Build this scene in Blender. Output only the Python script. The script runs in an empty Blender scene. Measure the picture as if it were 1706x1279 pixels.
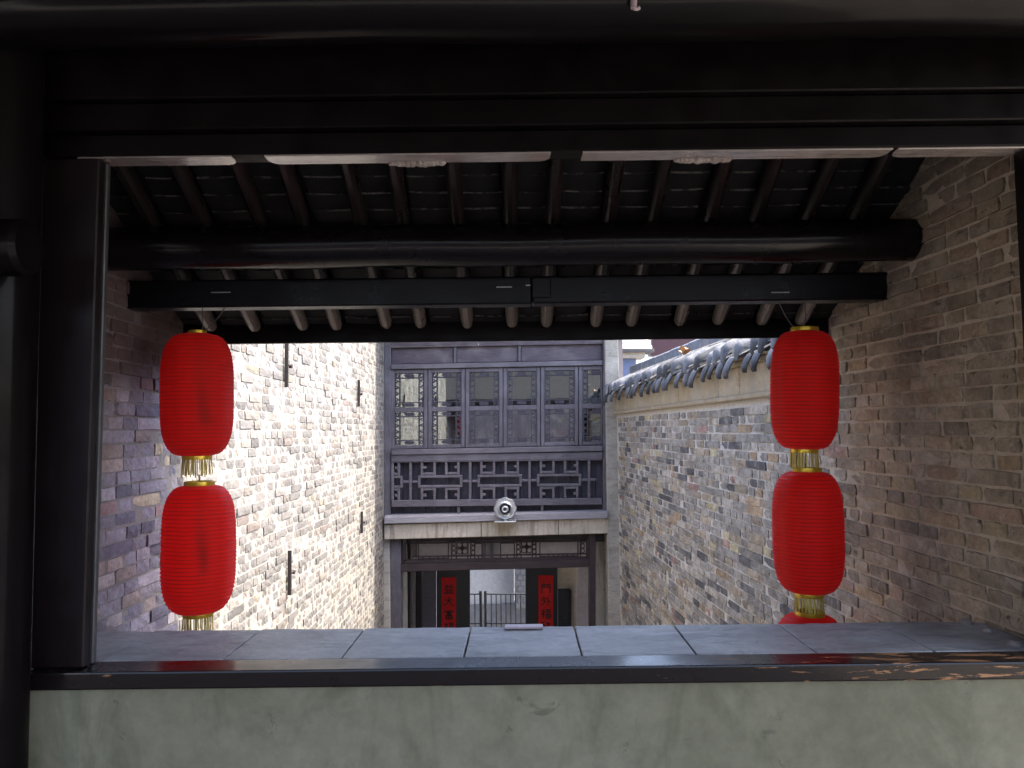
import bpy, bmesh, math, random
import numpy as np
from mathutils import Vector, Matrix, noise

random.seed(7)
np.random.seed(7)
S = bpy.context.scene
COL = S.collection
R = math.radians

# ------------------------------------------------------------------ camera, world, sun, exposure
# world origin = eye point on the upper gallery; +Y looks across the alley, z = 0 is eye height
FPX, CX, CY = 1300.0, 853.0, 639.5
PITCH, ROLL = math.atan(77.0 / FPX), 0.0115
GROUND = -4.05
_f = Vector((0, math.cos(PITCH), math.sin(PITCH)))
_u0 = Vector((0, -math.sin(PITCH), math.cos(PITCH)))
_r0 = Vector((1, 0, 0))
_r = _r0 * math.cos(ROLL) - _u0 * math.sin(ROLL)
_u = _u0 * math.cos(ROLL) + _r0 * math.sin(ROLL)

cam_d = bpy.data.cameras.new('camera')
cam_d.sensor_width = 36.0
cam_d.lens = 36.0 * FPX / 1706.0
cam_d.clip_start = 0.02
cam_d.clip_end = 500.0
cam = bpy.data.objects.new('camera', cam_d)
COL.objects.link(cam)
M = Matrix.Identity(4)
for i in range(3):
    M[i][0], M[i][1], M[i][2] = _r[i], _u[i], -_f[i]
cam.matrix_world = M
S.camera = cam

SUN_EL, SUN_AZ = 60.0, 86.0        # azimuth measured from +Y towards +X
world = bpy.data.worlds.new('World')
S.world = world
world.use_nodes = True
wn = world.node_tree.nodes
bg = wn['Background']
sky = wn.new('ShaderNodeTexSky')
sky.sky_type = 'NISHITA'
sky.sun_disc = False
sky.sun_elevation = R(SUN_EL)
sky.sun_rotation = R(SUN_AZ)
sky.air_density = 0.8
sky.dust_density = 4.0
world.node_tree.links.new(sky.outputs[0], bg.inputs['Color'])
bg.inputs['Strength'].default_value = 0.15

sun_d = bpy.data.lights.new('sun', 'SUN')
sun_d.energy = 2.0
sun_d.angle = R(0.6)
sun_d.color = (1.0, 0.93, 0.83)
sun = bpy.data.objects.new('sun', sun_d)
COL.objects.link(sun)
_sd = Vector((math.cos(R(SUN_EL)) * math.sin(R(SUN_AZ)), math.cos(R(SUN_EL)) * math.cos(R(SUN_AZ)), math.sin(R(SUN_EL))))
sun.rotation_euler = (-_sd).to_track_quat('-Z', 'Y').to_euler()
sun.location = _sd * 20

S.view_settings.view_transform = 'Standard'
S.view_settings.look = 'None'
S.view_settings.exposure = 3.05
S.view_settings.gamma = 1.0
S.view_settings.use_curve_mapping = False
S.cycles.max_bounces = 10
S.cycles.diffuse_bounces = 8
S.cycles.glossy_bounces = 4
S.cycles.transparent_max_bounces = 12
S.cycles.use_denoising = True
S.cycles.sample_clamp_indirect = 8.0
S.cycles.caustics_reflective = False
S.cycles.caustics_refractive = False


def ray(px, py):
    return (_f * FPX + _r * (px - CX) - _u * (py - CY)).normalized()


def at(px, py, Y):
    d = ray(px, py)
    return d * (Y / d.y)


def proj(p):
    p = Vector(p)
    z = p.dot(_f)
    return CX + FPX * p.dot(_r) / z, CY - FPX * p.dot(_u) / z


def XL(y):                      # left alley wall face
    return -1.52 + 0.0054 * (y - 3.0)


def XR(y):                      # right alley wall face
    return 1.49 - 0.0503 * (y - 3.1)


# ------------------------------------------------------------------ materials
MAT = {}


class NT:
    def __init__(self, name):
        m = bpy.data.materials.new(name)
        m.use_nodes = True
        self.m = m
        self.t = m.node_tree
        self.n = m.node_tree.nodes
        self.b = self.n['Principled BSDF']
        MAT[name] = m

    def link(self, a, b):
        self.t.links.new(a, b)

    def pos(self):
        g = self.n.new('ShaderNodeNewGeometry')
        return g.outputs['Position']

    def mapping(self, vec, scale):
        mp = self.n.new('ShaderNodeMapping')
        mp.inputs['Scale'].default_value = scale
        self.link(vec, mp.inputs['Vector'])
        return mp.outputs[0]

    def noise(self, vec, scale, detail=4, rough=0.55, dist=0.0):
        k = self.n.new('ShaderNodeTexNoise')
        k.inputs['Scale'].default_value = scale
        k.inputs['Detail'].default_value = detail
        k.inputs['Roughness'].default_value = rough
        k.inputs['Distortion'].default_value = dist
        if vec is not None:
            self.link(vec, k.inputs['Vector'])
        return k.outputs['Fac']

    def ramp(self, fac, stops):
        r = self.n.new('ShaderNodeValToRGB')
        e = r.color_ramp.elements
        while len(e) < len(stops):
            e.new(0.5)
        for el, (p, c) in zip(e, stops):
            el.position = p
            el.color = (c, c, c, 1) if isinstance(c, (int, float)) else (c[0], c[1], c[2], 1)
        self.link(fac, r.inputs['Fac'])
        return r.outputs['Color']

    def mix(self, fac, a, b, mode='MIX'):
        k = self.n.new('ShaderNodeMix')
        k.data_type = 'RGBA'
        k.blend_type = mode
        k.clamp_factor = True
        for v, s in ((fac, k.inputs[0]), (a, k.inputs[6]), (b, k.inputs[7])):
            if isinstance(v, (int, float)):
                s.default_value = v if s.type == 'VALUE' else (v, v, v, 1)
            elif isinstance(v, tuple):
                s.default_value = (v[0], v[1], v[2], 1)
            else:
                self.link(v, s)
        return k.outputs[2]

    def math(self, op, a, b=0.0, clamp=False):
        k = self.n.new('ShaderNodeMath')
        k.operation = op
        k.use_clamp = clamp
        for v, s in ((a, k.inputs[0]), (b, k.inputs[1])):
            if isinstance(v, (int, float)):
                s.default_value = v
            else:
                self.link(v, s)
        return k.outputs[0]

    def maprange(self, v, a, b, c=0.0, d=1.0):
        k = self.n.new('ShaderNodeMapRange')
        k.inputs[1].default_value = a
        k.inputs[2].default_value = b
        k.inputs[3].default_value = c
        k.inputs[4].default_value = d
        self.link(v, k.inputs[0])
        return k.outputs[0]

    def sep(self, v):
        k = self.n.new('ShaderNodeSeparateXYZ')
        self.link(v, k.inputs[0])
        return k.outputs

    def bump(self, h, strength=0.4, dist=0.005, prev=None):
        k = self.n.new('ShaderNodeBump')
        k.inputs['Strength'].default_value = strength
        k.inputs['Distance'].default_value = dist
        self.link(h, k.inputs['Height'])
        if prev is not None:
            self.link(prev, k.inputs['Normal'])
        self.link(k.outputs[0], self.b.inputs['Normal'])
        return k.outputs[0]

    def col(self, c):
        if isinstance(c, tuple):
            self.b.inputs['Base Color'].default_value = (*c, 1)
        else:
            self.link(c, self.b.inputs['Base Color'])

    def set(self, **kw):
        for k, v in kw.items():
            s = self.b.inputs[k.replace('_', ' ')]
            if isinstance(v, (int, float)):
                s.default_value = v
            elif isinstance(v, tuple):
                s.default_value = (*v, 1) if len(v) == 3 else v
            else:
                self.link(v, s)


def wood(name, c1, c2, rough=0.45, grain=(1, 14, 14), spec=0.5, bump=0.3, coat=0.0, chips=None, dust=None):
    t = NT(name)
    p = t.pos()
    g = t.mapping(p, grain)
    f1 = t.noise(g, 6.0, 6, 0.62, 0.6)
    c = t.mix(t.ramp(f1, [(0.3, 0.0), (0.72, 1.0)]), c1, c2)
    if dust:
        f2 = t.noise(p, 3.1, 5, 0.6)
        c = t.mix(t.ramp(f2, [(0.48, 0.0), (0.72, 0.8)]), c, dust)
    r = t.ramp(t.noise(p, 9.0, 4, 0.6), [(0.3, rough * 0.7), (0.75, min(1, rough * 1.5))])
    if chips:
        f3 = t.noise(t.mapping(p, (0.7, 3, 7)), 9.0, 6, 0.65, 0.5)
        big = t.noise(p, 1.3, 2, 0.5)
        s = t.sep(p)
        lean = t.maprange(s[0], -0.4, 0.9, -0.08, 0.030)
        m = t.ramp(t.math('ADD', t.math('ADD', f3, lean), t.math('MULTIPLY', t.math('SUBTRACT', big, 0.5), 0.35)), [(0.615, 0.0), (0.635, 1.0)])
        c = t.mix(m, c, chips)
        r = t.mix(m, r, 0.85)
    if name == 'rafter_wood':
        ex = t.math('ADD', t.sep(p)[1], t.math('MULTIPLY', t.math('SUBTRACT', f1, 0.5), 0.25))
        c = t.mix(t.maprange(ex, 3.16, 3.34), c, t.mix(f1, (0.07, 0.056, 0.05), (0.17, 0.145, 0.125)))  # paler towards the eave ends: bounced sunlight put into the rafter colour
    t.col(c)
    t.set(Roughness=r, Specular_IOR_Level=spec, Coat_Weight=coat, Coat_Roughness=0.12)
    t.bump(f1, bump, 0.004)
    return t.m


wood('lacquer', (0.0022, 0.0013, 0.0016), (0.0045, 0.0024, 0.003), 0.42, (1, 10, 10), 0.12, 0.12)
wood('lacquer_post', (0.007, 0.0045, 0.0052), (0.0115, 0.0072, 0.0085), 0.4, (10, 10, 1), 0.14, 0.12)
wood('lacquer_gloss', (0.004, 0.003, 0.004), (0.007, 0.005, 0.006), 0.22, (1, 10, 10), 0.2, 0.12, coat=0.08)
wood('lacquer_beam', (0.003, 0.0026, 0.0042), (0.0065, 0.0055, 0.008), 0.32, (1, 10, 10), 0.2, 0.12)
wood('lacquer_round', (0.0025, 0.0018, 0.0020), (0.0045, 0.003, 0.0035), 0.5, (1, 10, 10), 0.05, 0.1, coat=0.06)
wood('lacquer_top', (0.0025, 0.0018, 0.0020), (0.0045, 0.003, 0.0035), 0.5, (1, 10, 10), 0.05, 0.25, coat=0.2)
wood('lacquer_rail', (0.005, 0.0035, 0.004), (0.010, 0.0065, 0.007), 0.30, (1, 10, 10), 0.10, 0.2, coat=0.35, chips=(0.30, 0.15, 0.07))
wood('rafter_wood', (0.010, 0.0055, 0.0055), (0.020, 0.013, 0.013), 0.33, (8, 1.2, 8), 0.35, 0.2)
wood('soffit_sheen', (0.20, 0.17, 0.16), (0.32, 0.28, 0.26), 0.18, (0.6, 14, 6), 0.8, 0.2, coat=0.9, dust=(0.09, 0.075, 0.075))  # pale colour stands in for the sunlit wall mirrored in dark lacquer
wood('bead_lit', (0.022, 0.021, 0.023), (0.045, 0.043, 0.045), 0.45, (6, 6, 1), 0.5, 0.2)  # greyer than the post: outdoor light on its edge put into the colour
wood('facade_wood', (0.060, 0.053, 0.062), (0.140, 0.122, 0.134), 0.55, (1.2, 12, 14), 0.4, 0.45, dust=(0.165, 0.15, 0.165))
wood('facade_wood_upright', (0.053, 0.047, 0.056), (0.122, 0.107, 0.119), 0.55, (12, 12, 1.2), 0.4, 0.45, dust=(0.15, 0.135, 0.155))
wood('facade_board', (0.055, 0.040, 0.050), (0.115, 0.09, 0.105), 0.6, (1.0, 12, 12), 0.35, 0.45, dust=(0.19, 0.17, 0.165))
wood('recess_board', (0.032, 0.029, 0.038), (0.070, 0.063, 0.078), 0.7, (12, 12, 1), 0.3, 0.4)
wood('sill_wood', (0.20, 0.185, 0.20), (0.34, 0.32, 0.33), 0.6, (1, 12, 12), 0.4, 0.45)
wood('brown_wood', (0.022, 0.013, 0.015), (0.05, 0.032, 0.034), 0.5, (1, 10, 10), 0.4, 0.3)
wood('far_timber', (0.035, 0.012, 0.018), (0.06, 0.022, 0.03), 0.5, (1, 10, 10), 0.4, 0.3)


def brick_mat(name, side):
    t = NT(name)
    p = t.pos()
    s = t.sep(p)
    oi = t.n.new('ShaderNodeObjectInfo')
    at_ = t.n.new('ShaderNodeAttribute')
    at_.attribute_name = 'tint'
    c = t.mix(1.0, oi.outputs['Color'], at_.outputs['Color'], 'MULTIPLY')
    fine = t.noise(p, 55.0, 6, 0.7)
    mid = t.noise(p, 14.0, 5, 0.65)
    c = t.mix(1.0, c, t.ramp(fine, [(0.25, 0.68), (0.75, 1.3)] if side == 'left' else [(0.25, 0.45), (0.75, 1.5)]), 'MULTIPLY')
    c = t.mix(1.0, c, t.ramp(mid, [(0.3, 0.8), (0.7, 1.15)] if side == 'left' else [(0.3, 0.6), (0.7, 1.35)]), 'MULTIPLY')
    # lime smeared over the faces
    lime = t.ramp(t.noise(p, 5.5, 7, 0.72, 0.6), [(0.56, 0.0), (0.70, 0.62)])
    if side == 'left':
        lime = t.math('MULTIPLY', lime, 0.35)
    c = t.mix(lime, c, (0.30, 0.285, 0.265) if side == 'left' else (0.50, 0.475, 0.44))
    big = t.noise(p, 2.2, 4, 0.6)
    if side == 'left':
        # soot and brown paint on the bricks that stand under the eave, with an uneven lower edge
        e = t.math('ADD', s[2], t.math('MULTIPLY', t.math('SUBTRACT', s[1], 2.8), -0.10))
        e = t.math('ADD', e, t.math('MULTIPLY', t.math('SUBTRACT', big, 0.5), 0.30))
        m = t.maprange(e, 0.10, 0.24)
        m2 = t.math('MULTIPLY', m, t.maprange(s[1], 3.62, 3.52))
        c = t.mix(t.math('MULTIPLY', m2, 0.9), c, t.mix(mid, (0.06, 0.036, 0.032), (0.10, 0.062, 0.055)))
    else:
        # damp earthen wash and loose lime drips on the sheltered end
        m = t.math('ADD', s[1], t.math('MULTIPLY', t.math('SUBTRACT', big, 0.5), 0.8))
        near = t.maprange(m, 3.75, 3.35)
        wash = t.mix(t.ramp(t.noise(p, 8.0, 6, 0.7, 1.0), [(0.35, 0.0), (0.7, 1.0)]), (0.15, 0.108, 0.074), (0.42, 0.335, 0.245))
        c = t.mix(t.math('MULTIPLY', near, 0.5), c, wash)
        drip = t.ramp(t.noise(t.mapping(p, (1, 5, 1.1)), 3.2, 6, 0.7, 1.2), [(0.55, 0.0), (0.68, 1.0)])
        band = t.math('MULTIPLY', t.maprange(s[1], 3.15, 3.45), t.maprange(s[1], 3.95, 3.65))
        c = t.mix(t.math('MULTIPLY', t.math('MULTIPLY', drip, band), 0.7), c, (0.42, 0.40, 0.40))
        blob = t.ramp(t.noise(t.mapping(p, (1, 1.0, 1.6)), 4.6, 7, 0.74, 1.6), [(0.565, 0.0), (0.60, 1.0)])
        c = t.mix(t.math('MULTIPLY', t.math('MULTIPLY', blob, near), 0.42), c, (0.46, 0.40, 0.33))
        hole = t.ramp(t.noise(t.mapping(p, (1, 1.0, 1.3)), 21.0, 4, 0.6, 0.6), [(0.655, 0.0), (0.68, 1.0)])
        c = t.mix(t.math('MULTIPLY', t.math('MULTIPLY', hole, near), 0.75), c, (0.045, 0.036, 0.03))
        top_tone = t.math('MULTIPLY', t.maprange(t.math('ADD', s[2], t.math('MULTIPLY', big, 0.5)), 0.45, 1.0), near)  # darker towards the top of the near end
        c = t.mix(t.math('MULTIPLY', top_tone, 0.45), c, (0.09, 0.07, 0.055))
        ochre = t.ramp(t.noise(p, 1.7, 5, 0.7, 0.5), [(0.5, 0.0), (0.62, 1.0)])
        low = t.math('MULTIPLY', t.maprange(s[2], -1.1, -2.1), t.maprange(s[1], 5.0, 7.0))
        c = t.mix(t.math('MULTIPLY', t.math('MULTIPLY', ochre, low), 0.5), c, (0.40, 0.31, 0.17))
    t.col(c)
    t.set(Roughness=0.92, Specular_IOR_Level=0.25)
    nb = t.bump(fine, 0.55 if side == 'left' else 0.9, 0.005)
    t.bump(mid, 0.5 if side == 'left' else 0.9, 0.010, nb)
    return t.m


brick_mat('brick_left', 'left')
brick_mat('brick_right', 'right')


def mortar_mat(name, side):
    t = NT(name)
    p = t.pos()
    s = t.sep(p)
    f = t.noise(p, 40.0, 6, 0.7)
    g = t.noise(p, 4.0, 5, 0.6)
    c = t.mix(t.ramp(f, [(0.3, 0.0), (0.7, 1.0)]), (0.20, 0.188, 0.167) if side == 'left' else (0.46, 0.435, 0.40), (0.29, 0.272, 0.242) if side == 'left' else (0.66, 0.63, 0.58))
    if side == 'right':
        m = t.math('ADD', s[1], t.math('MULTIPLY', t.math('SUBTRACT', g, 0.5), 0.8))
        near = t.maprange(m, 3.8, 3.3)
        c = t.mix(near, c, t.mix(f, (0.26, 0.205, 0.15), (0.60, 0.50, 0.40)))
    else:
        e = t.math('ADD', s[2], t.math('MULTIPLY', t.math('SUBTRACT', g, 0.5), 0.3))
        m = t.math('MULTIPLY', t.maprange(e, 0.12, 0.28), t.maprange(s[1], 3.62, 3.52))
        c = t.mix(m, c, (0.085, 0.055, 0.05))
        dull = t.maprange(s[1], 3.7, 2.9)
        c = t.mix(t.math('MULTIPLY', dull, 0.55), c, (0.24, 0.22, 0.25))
    t.col(c)
    t.set(Roughness=0.95, Specular_IOR_Level=0.2)
    t.bump(f, 0.8, 0.006)
    return t.m


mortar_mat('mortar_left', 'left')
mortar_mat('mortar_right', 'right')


def stone(name, c1, c2, scale=6.0, rough=0.85, bump=0.4, streak=None, spots=None, spec=0.3):
    t = NT(name)
    p = t.pos()
    f = t.noise(p, scale, 7, 0.65, 0.3)
    g = t.noise(p, scale * 9, 4, 0.7)
    c = t.mix(t.ramp(f, [(0.3, 0.0), (0.7, 1.0)]), c1, c2)
    c = t.mix(1.0, c, t.ramp(g, [(0.25, 0.82), (0.75, 1.14)]), 'MULTIPLY')
    if streak:
        k = t.noise(t.mapping(p, streak[1]), streak[2], 5, 0.65, 0.8)
        c = t.mix(t.ramp(k, [(0.5, 0.0), (0.66, 0.75)]), c, streak[0])
    if spots:
        k = t.noise(p, spots[1], 5, 0.7, 0.6)
        c = t.mix(t.ramp(k, [(spots[2], 0.0), (spots[2] + 0.05, 0.85)]), c, spots[0])
    if name == 'tile_clay':
        oi = t.n.new('ShaderNodeObjectInfo')
        c = t.mix(1.0, c, t.ramp(oi.outputs['Random'], [(0.0, 0.4), (1.0, 1.7)]), 'MULTIPLY')
    t.col(c)
    t.set(Roughness=rough, Specular_IOR_Level=spec)
    nb = t.bump(g, bump, 0.003)
    t.bump(f, bump, 0.008, nb)
    return t.m


stone('sill_tile', (0.23, 0.235, 0.24), (0.46, 0.47, 0.48), 3.5, 0.46, 0.8, streak=((0.17, 0.175, 0.18), (1.5, 4, 1), 4.0), spots=((0.05, 0.05, 0.06), 19.0, 0.665))
stone('plaster', (0.145, 0.138, 0.090), (0.225, 0.216, 0.152), 1.8, 0.8, 0.25, streak=((0.118, 0.115, 0.072), (1.6, 1, 0.8), 3.4), spots=((0.11, 0.108, 0.072), 8.0, 0.65))
stone('gallery_plaster', (0.50, 0.485, 0.45), (0.6, 0.585, 0.55), 3.0)
stone('gallery_floor', (0.24, 0.215, 0.18), (0.32, 0.29, 0.25), 3.0)
stone('tan_plaster', (0.40, 0.33, 0.22), (0.55, 0.48, 0.36), 5.0, streak=((0.42, 0.41, 0.40), (1, 5, 0.8), 3.5), spots=((0.26, 0.15, 0.06), 7.0, 0.66))
stone('moulding_stone', (0.34, 0.28, 0.19), (0.46, 0.39, 0.29), 9.0)
stone('tile_clay', (0.05, 0.052, 0.058), (0.135, 0.137, 0.145), 14.0, 0.7, 0.5)
stone('ridge_clay', (0.10, 0.11, 0.13), (0.19, 0.20, 0.22), 9.0, 0.75, 0.5, streak=((0.24, 0.25, 0.25), (1, 9, 0.5), 5))
stone('lintel_stone', (0.42, 0.36, 0.28), (0.58, 0.51, 0.42), 4.0, 0.85, 0.4, streak=((0.24, 0.19, 0.14), (7, 1, 0.7), 3.0))
stone('pier_render', (0.29, 0.265, 0.225), (0.42, 0.385, 0.33), 5.0, 0.9, 0.5, streak=((0.20, 0.18, 0.15), (1, 1, 5), 4.0))
stone('white_wall', (0.25, 0.245, 0.24), (0.29, 0.285, 0.28), 2.0, 0.9, 0.15)
stone('grey_brick_base', (0.08, 0.08, 0.085), (0.12, 0.12, 0.125), 8.0)
stone('pink_wall', (0.66, 0.60, 0.60), (0.76, 0.70, 0.70), 2.0, 0.9, 0.15)
stone('tan_wall', (0.62, 0.54, 0.40), (0.72, 0.64, 0.50), 2.0, 0.9, 0.15)
stone('dark_wall', (0.22, 0.205, 0.225), (0.28, 0.265, 0.29), 2.0, 0.9, 0.15)
stone('white_brick', (0.36, 0.35, 0.34), (0.50, 0.48, 0.47), 6.0, 0.9, 0.4)
stone('ground', (0.13, 0.125, 0.12), (0.22, 0.21, 0.2), 2.0)
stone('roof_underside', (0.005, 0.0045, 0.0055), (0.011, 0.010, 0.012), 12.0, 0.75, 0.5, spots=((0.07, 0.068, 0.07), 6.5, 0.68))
stone('tile_lip', (0.08, 0.075, 0.075), (0.22, 0.21, 0.21), 30.0, spots=((0.006, 0.006, 0.007), 12.0, 0.47))
stone('lime_lump', (0.20, 0.16, 0.15), (0.40, 0.35, 0.32), 25.0, 0.9, 0.8)
stone('paper_red', (0.74, 0.025, 0.025), (0.84, 0.04, 0.035), 6.0, 0.8, 0.1)
stone('curtain', (0.15, 0.195, 0.18), (0.21, 0.25, 0.235), 5.0)


def plain(name, c, rough=0.5, metal=0.0, spec=0.5, var=0.0):
    t = NT(name)
    if var:
        p = t.pos()
        f = t.noise(p, 30.0, 4, 0.6)
        t.col(t.mix(f, tuple(x * (1 - var) for x in c), tuple(x * (1 + var) for x in c)))
    else:
        t.col(c)
    t.set(Roughness=rough, Metallic=metal, Specular_IOR_Level=spec)
    return t.m


plain('ink', (0.012, 0.01, 0.01), 0.6)
plain('black_door', (0.010, 0.012, 0.016), 0.4, var=0.3)
plain('black_iron', (0.008, 0.008, 0.011), 0.45)
plain('rust_iron', (0.030, 0.022, 0.02), 0.8, var=0.4)
plain('wire', (0.05, 0.045, 0.045), 0.5)
plain('pale_metal', (0.55, 0.55, 0.55), 0.35, 0.6, var=0.15)
plain('dark_metal', (0.05, 0.05, 0.05), 0.4, 0.5)
plain('brass_cap', (0.55, 0.36, 0.03), 0.3, 0.55, var=0.35)
plain('gold_fringe', (0.50, 0.38, 0.08), 0.6, var=0.5)
plain('pink_plate', (0.46, 0.36, 0.38), 0.4, 0.2, var=0.2)
plain('dry_leaf', (0.55, 0.28, 0.12), 0.7, var=0.3)
plain('green_leaf', (0.16, 0.36, 0.05), 0.5, var=0.4)
plain('pot_clay', (0.28, 0.09, 0.06), 0.7, var=0.2)
plain('blue_shade', (0.10, 0.14, 0.26), 0.5, var=0.3)  # grey-blue shade below the eaves, painted as a colour

# window glass: old sheet glass, part mirror part clear
t = NT('glass')
t.n.remove(t.b)
out = t.n['Material Output']
gl = t.n.new('ShaderNodeBsdfGlossy')
gl.inputs['Roughness'].default_value = 0.02
gl.inputs['Color'].default_value = (0.9, 0.93, 0.92, 1)
tr = t.n.new('ShaderNodeBsdfTransparent')
tr.inputs['Color'].default_value = (0.75, 0.82, 0.82, 1)
mx = t.n.new('ShaderNodeMixShader')
mx.inputs[0].default_value = 0.27
bp = t.n.new('ShaderNodeBump')
bp.inputs['Strength'].default_value = 0.012
bp.inputs['Distance'].default_value = 0.02
t.link(t.noise(t.pos(), 5.0, 2, 0.5), bp.inputs['Height'])
t.link(bp.outputs[0], gl.inputs['Normal'])
t.link(tr.outputs[0], mx.inputs[1])
t.link(gl.outputs[0], mx.inputs[2])
t.link(mx.outputs[0], out.inputs['Surface'])

# lantern silk: thin, lets light through
t = NT('lantern_silk')
p = t.pos()
f = t.noise(t.mapping(p, (1, 1, 6)), 60.0, 3, 0.6)
g = t.noise(t.mapping(p, (9, 9, 0.8)), 1.2, 3, 0.5)
c = t.mix(f, (1.0, 0.030, 0.022), (1.0, 0.048, 0.034))
c = t.mix(1.0, c, t.ramp(g, [(0.35, 0.9), (0.65, 1.0)]), 'MULTIPLY')
t.col(c)
t.set(Roughness=0.62, Specular_IOR_Level=0.25, Sheen_Weight=0.15)
tl = t.n.new('ShaderNodeBsdfTranslucent')
t.link(c, tl.inputs['Color'])
mx = t.n.new('ShaderNodeMixShader')
mx.inputs[0].default_value = 0.66
t.link(t.b.outputs[0], mx.inputs[1])
t.link(tl.outputs[0], mx.inputs[2])
t.link(mx.outputs[0], t.n['Material Output'].inputs['Surface'])
plain('lantern_shadow_flap', (0.10, 0.004, 0.005), 0.8)
plain('lantern_shadow_band', (0.85, 0.02, 0.025), 0.8)
plain('lantern_rib', (0.46, 0.005, 0.009), 0.6)


# ------------------------------------------------------------------ mesh helpers
class MB:
    def __init__(self):
        self.v, self.f, self.mi = [], [], []

    def add(self, vs, fs, mi=0):
        o = len(self.v)
        self.v += [tuple(p) for p in vs]
        for f in fs:
            self.f.append(tuple(i + o for i in f))
            self.mi.append(mi)

    def box(self, x0, x1, y0, y1, z0, z1, mi=0):
        vs = [(x0, y0, z0), (x1, y0, z0), (x1, y1, z0), (x0, y1, z0), (x0, y0, z1), (x1, y0, z1), (x1, y1, z1), (x0, y1, z1)]
        self.add(vs, [(0, 3, 2, 1), (4, 5, 6, 7), (0, 1, 5, 4), (1, 2, 6, 5), (2, 3, 7, 6), (3, 0, 4, 7)], mi)

    def prism(self, front, back, mi=0):            # two matching loops
        n = len(front)
        vs = list(front) + list(back)
        fs = [tuple(range(n)), tuple(range(2 * n - 1, n - 1, -1))]
        fs += [(i, i + n, (i + 1) % n + n, (i + 1) % n) for i in range(n)]
        self.add(vs, fs, mi)

    def tube(self, pts, r, seg=8, cap=True, mi=0):
        pts = [Vector(p) for p in pts]
        rs = r if isinstance(r, (list, tuple)) else [r] * len(pts)
        vs, fs = [], []
        up = Vector((0, 0, 1))
        for i, p in enumerate(pts):
            d = (pts[min(i + 1, len(pts) - 1)] - pts[max(i - 1, 0)]).normalized()
            a = d.cross(up)
            if a.length < 1e-3:
                a = d.cross(Vector((1, 0, 0)))
            a.normalize()
            b = a.cross(d).normalized()
            for k in range(seg):
                th = 2 * math.pi * k / seg
                vs.append(p + a * (rs[i] * math.cos(th)) + b * (rs[i] * math.sin(th)))
        for i in range(len(pts) - 1):
            for k in range(seg):
                k2 = (k + 1) % seg
                fs.append((i * seg + k, i * seg + k2, (i + 1) * seg + k2, (i + 1) * seg + k))
        if cap:
            fs.append(tuple(range(seg - 1, -1, -1)))
            fs.append(tuple(range((len(pts) - 1) * seg, len(pts) * seg)))
        self.add(vs, fs, mi)

    def lathe(self, prof, c, seg=32, mi=0, closed=False):
        vs, fs = [], []
        for (r, z) in prof:
            for k in range(seg):
                th = 2 * math.pi * k / seg
                vs.append((c[0] + r * math.cos(th), c[1] + r * math.sin(th), c[2] + z))
        for i in range(len(prof) - 1):
            for k in range(seg):
                k2 = (k + 1) % seg
                fs.append((i * seg + k, i * seg + k2, (i + 1) * seg + k2, (i + 1) * seg + k))
        self.add(vs, fs, mi)

    def build(self, name, mats, parent=None, bevel=0.0, smooth=False, seg=1):
        me = bpy.data.meshes.new(name)
        me.from_pydata(self.v, [], self.f)
        if isinstance(mats, str):
            mats = [mats]
        for m in mats:
            me.materials.append(MAT[m])
        if len(mats) > 1:
            me.polygons.foreach_set('material_index', self.mi)
        bm = bmesh.new()
        bm.from_mesh(me)
        bmesh.ops.recalc_face_normals(bm, faces=bm.faces)
        if bevel:
            bmesh.ops.bevel(bm, geom=[e for e in bm.edges if len(e.link_faces) == 2 and e.calc_face_angle(0) > 0.5], offset=bevel, segments=seg, affect='EDGES', profile=0.6, clamp_overlap=True)
        bm.to_mesh(me)
        bm.free()
        if smooth:
            me.polygons.foreach_set('use_smooth', [True] * len(me.polygons))
            me.set_sharp_from_angle(angle=R(40)) if hasattr(me, 'set_sharp_from_angle') else None
        me.update()
        o = bpy.data.objects.new(name, me)
        COL.objects.link(o)
        if parent is not None:
            o.parent = parent
        return o


def tag(o, label=None, cat=None, group=None, kind=None):
    if label:
        o['label'] = label
    if cat:
        o['category'] = cat
    if group:
        o['group'] = group
    if kind:
        o['kind'] = kind
    return o


def empty(name, label, cat, group=None, loc=(0, 0, 0)):
    o = bpy.data.objects.new(name, None)
    o.location = loc
    o.empty_display_size = 0.1
    COL.objects.link(o)
    return tag(o, label, cat, group)


def one_box(name, mat, parent, x0, x1, y0, y1, z0, z1, bevel=0.004, kind=None):
    m = MB()
    m.box(x0, x1, y0, y1, z0, z1)
    o = m.build(name, mat, parent, bevel)
    if kind:
        o['kind'] = kind
    return o


# ------------------------------------------------------------------ setting
m = MB()
m.box(-60, 60, -60, 60, GROUND - 0.4, GROUND)
tag(m.build('ground', 'ground'), kind='structure')

# ------------------------------------------------------------------ alley walls
BH, CP = 0.0465, 0.0535


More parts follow.
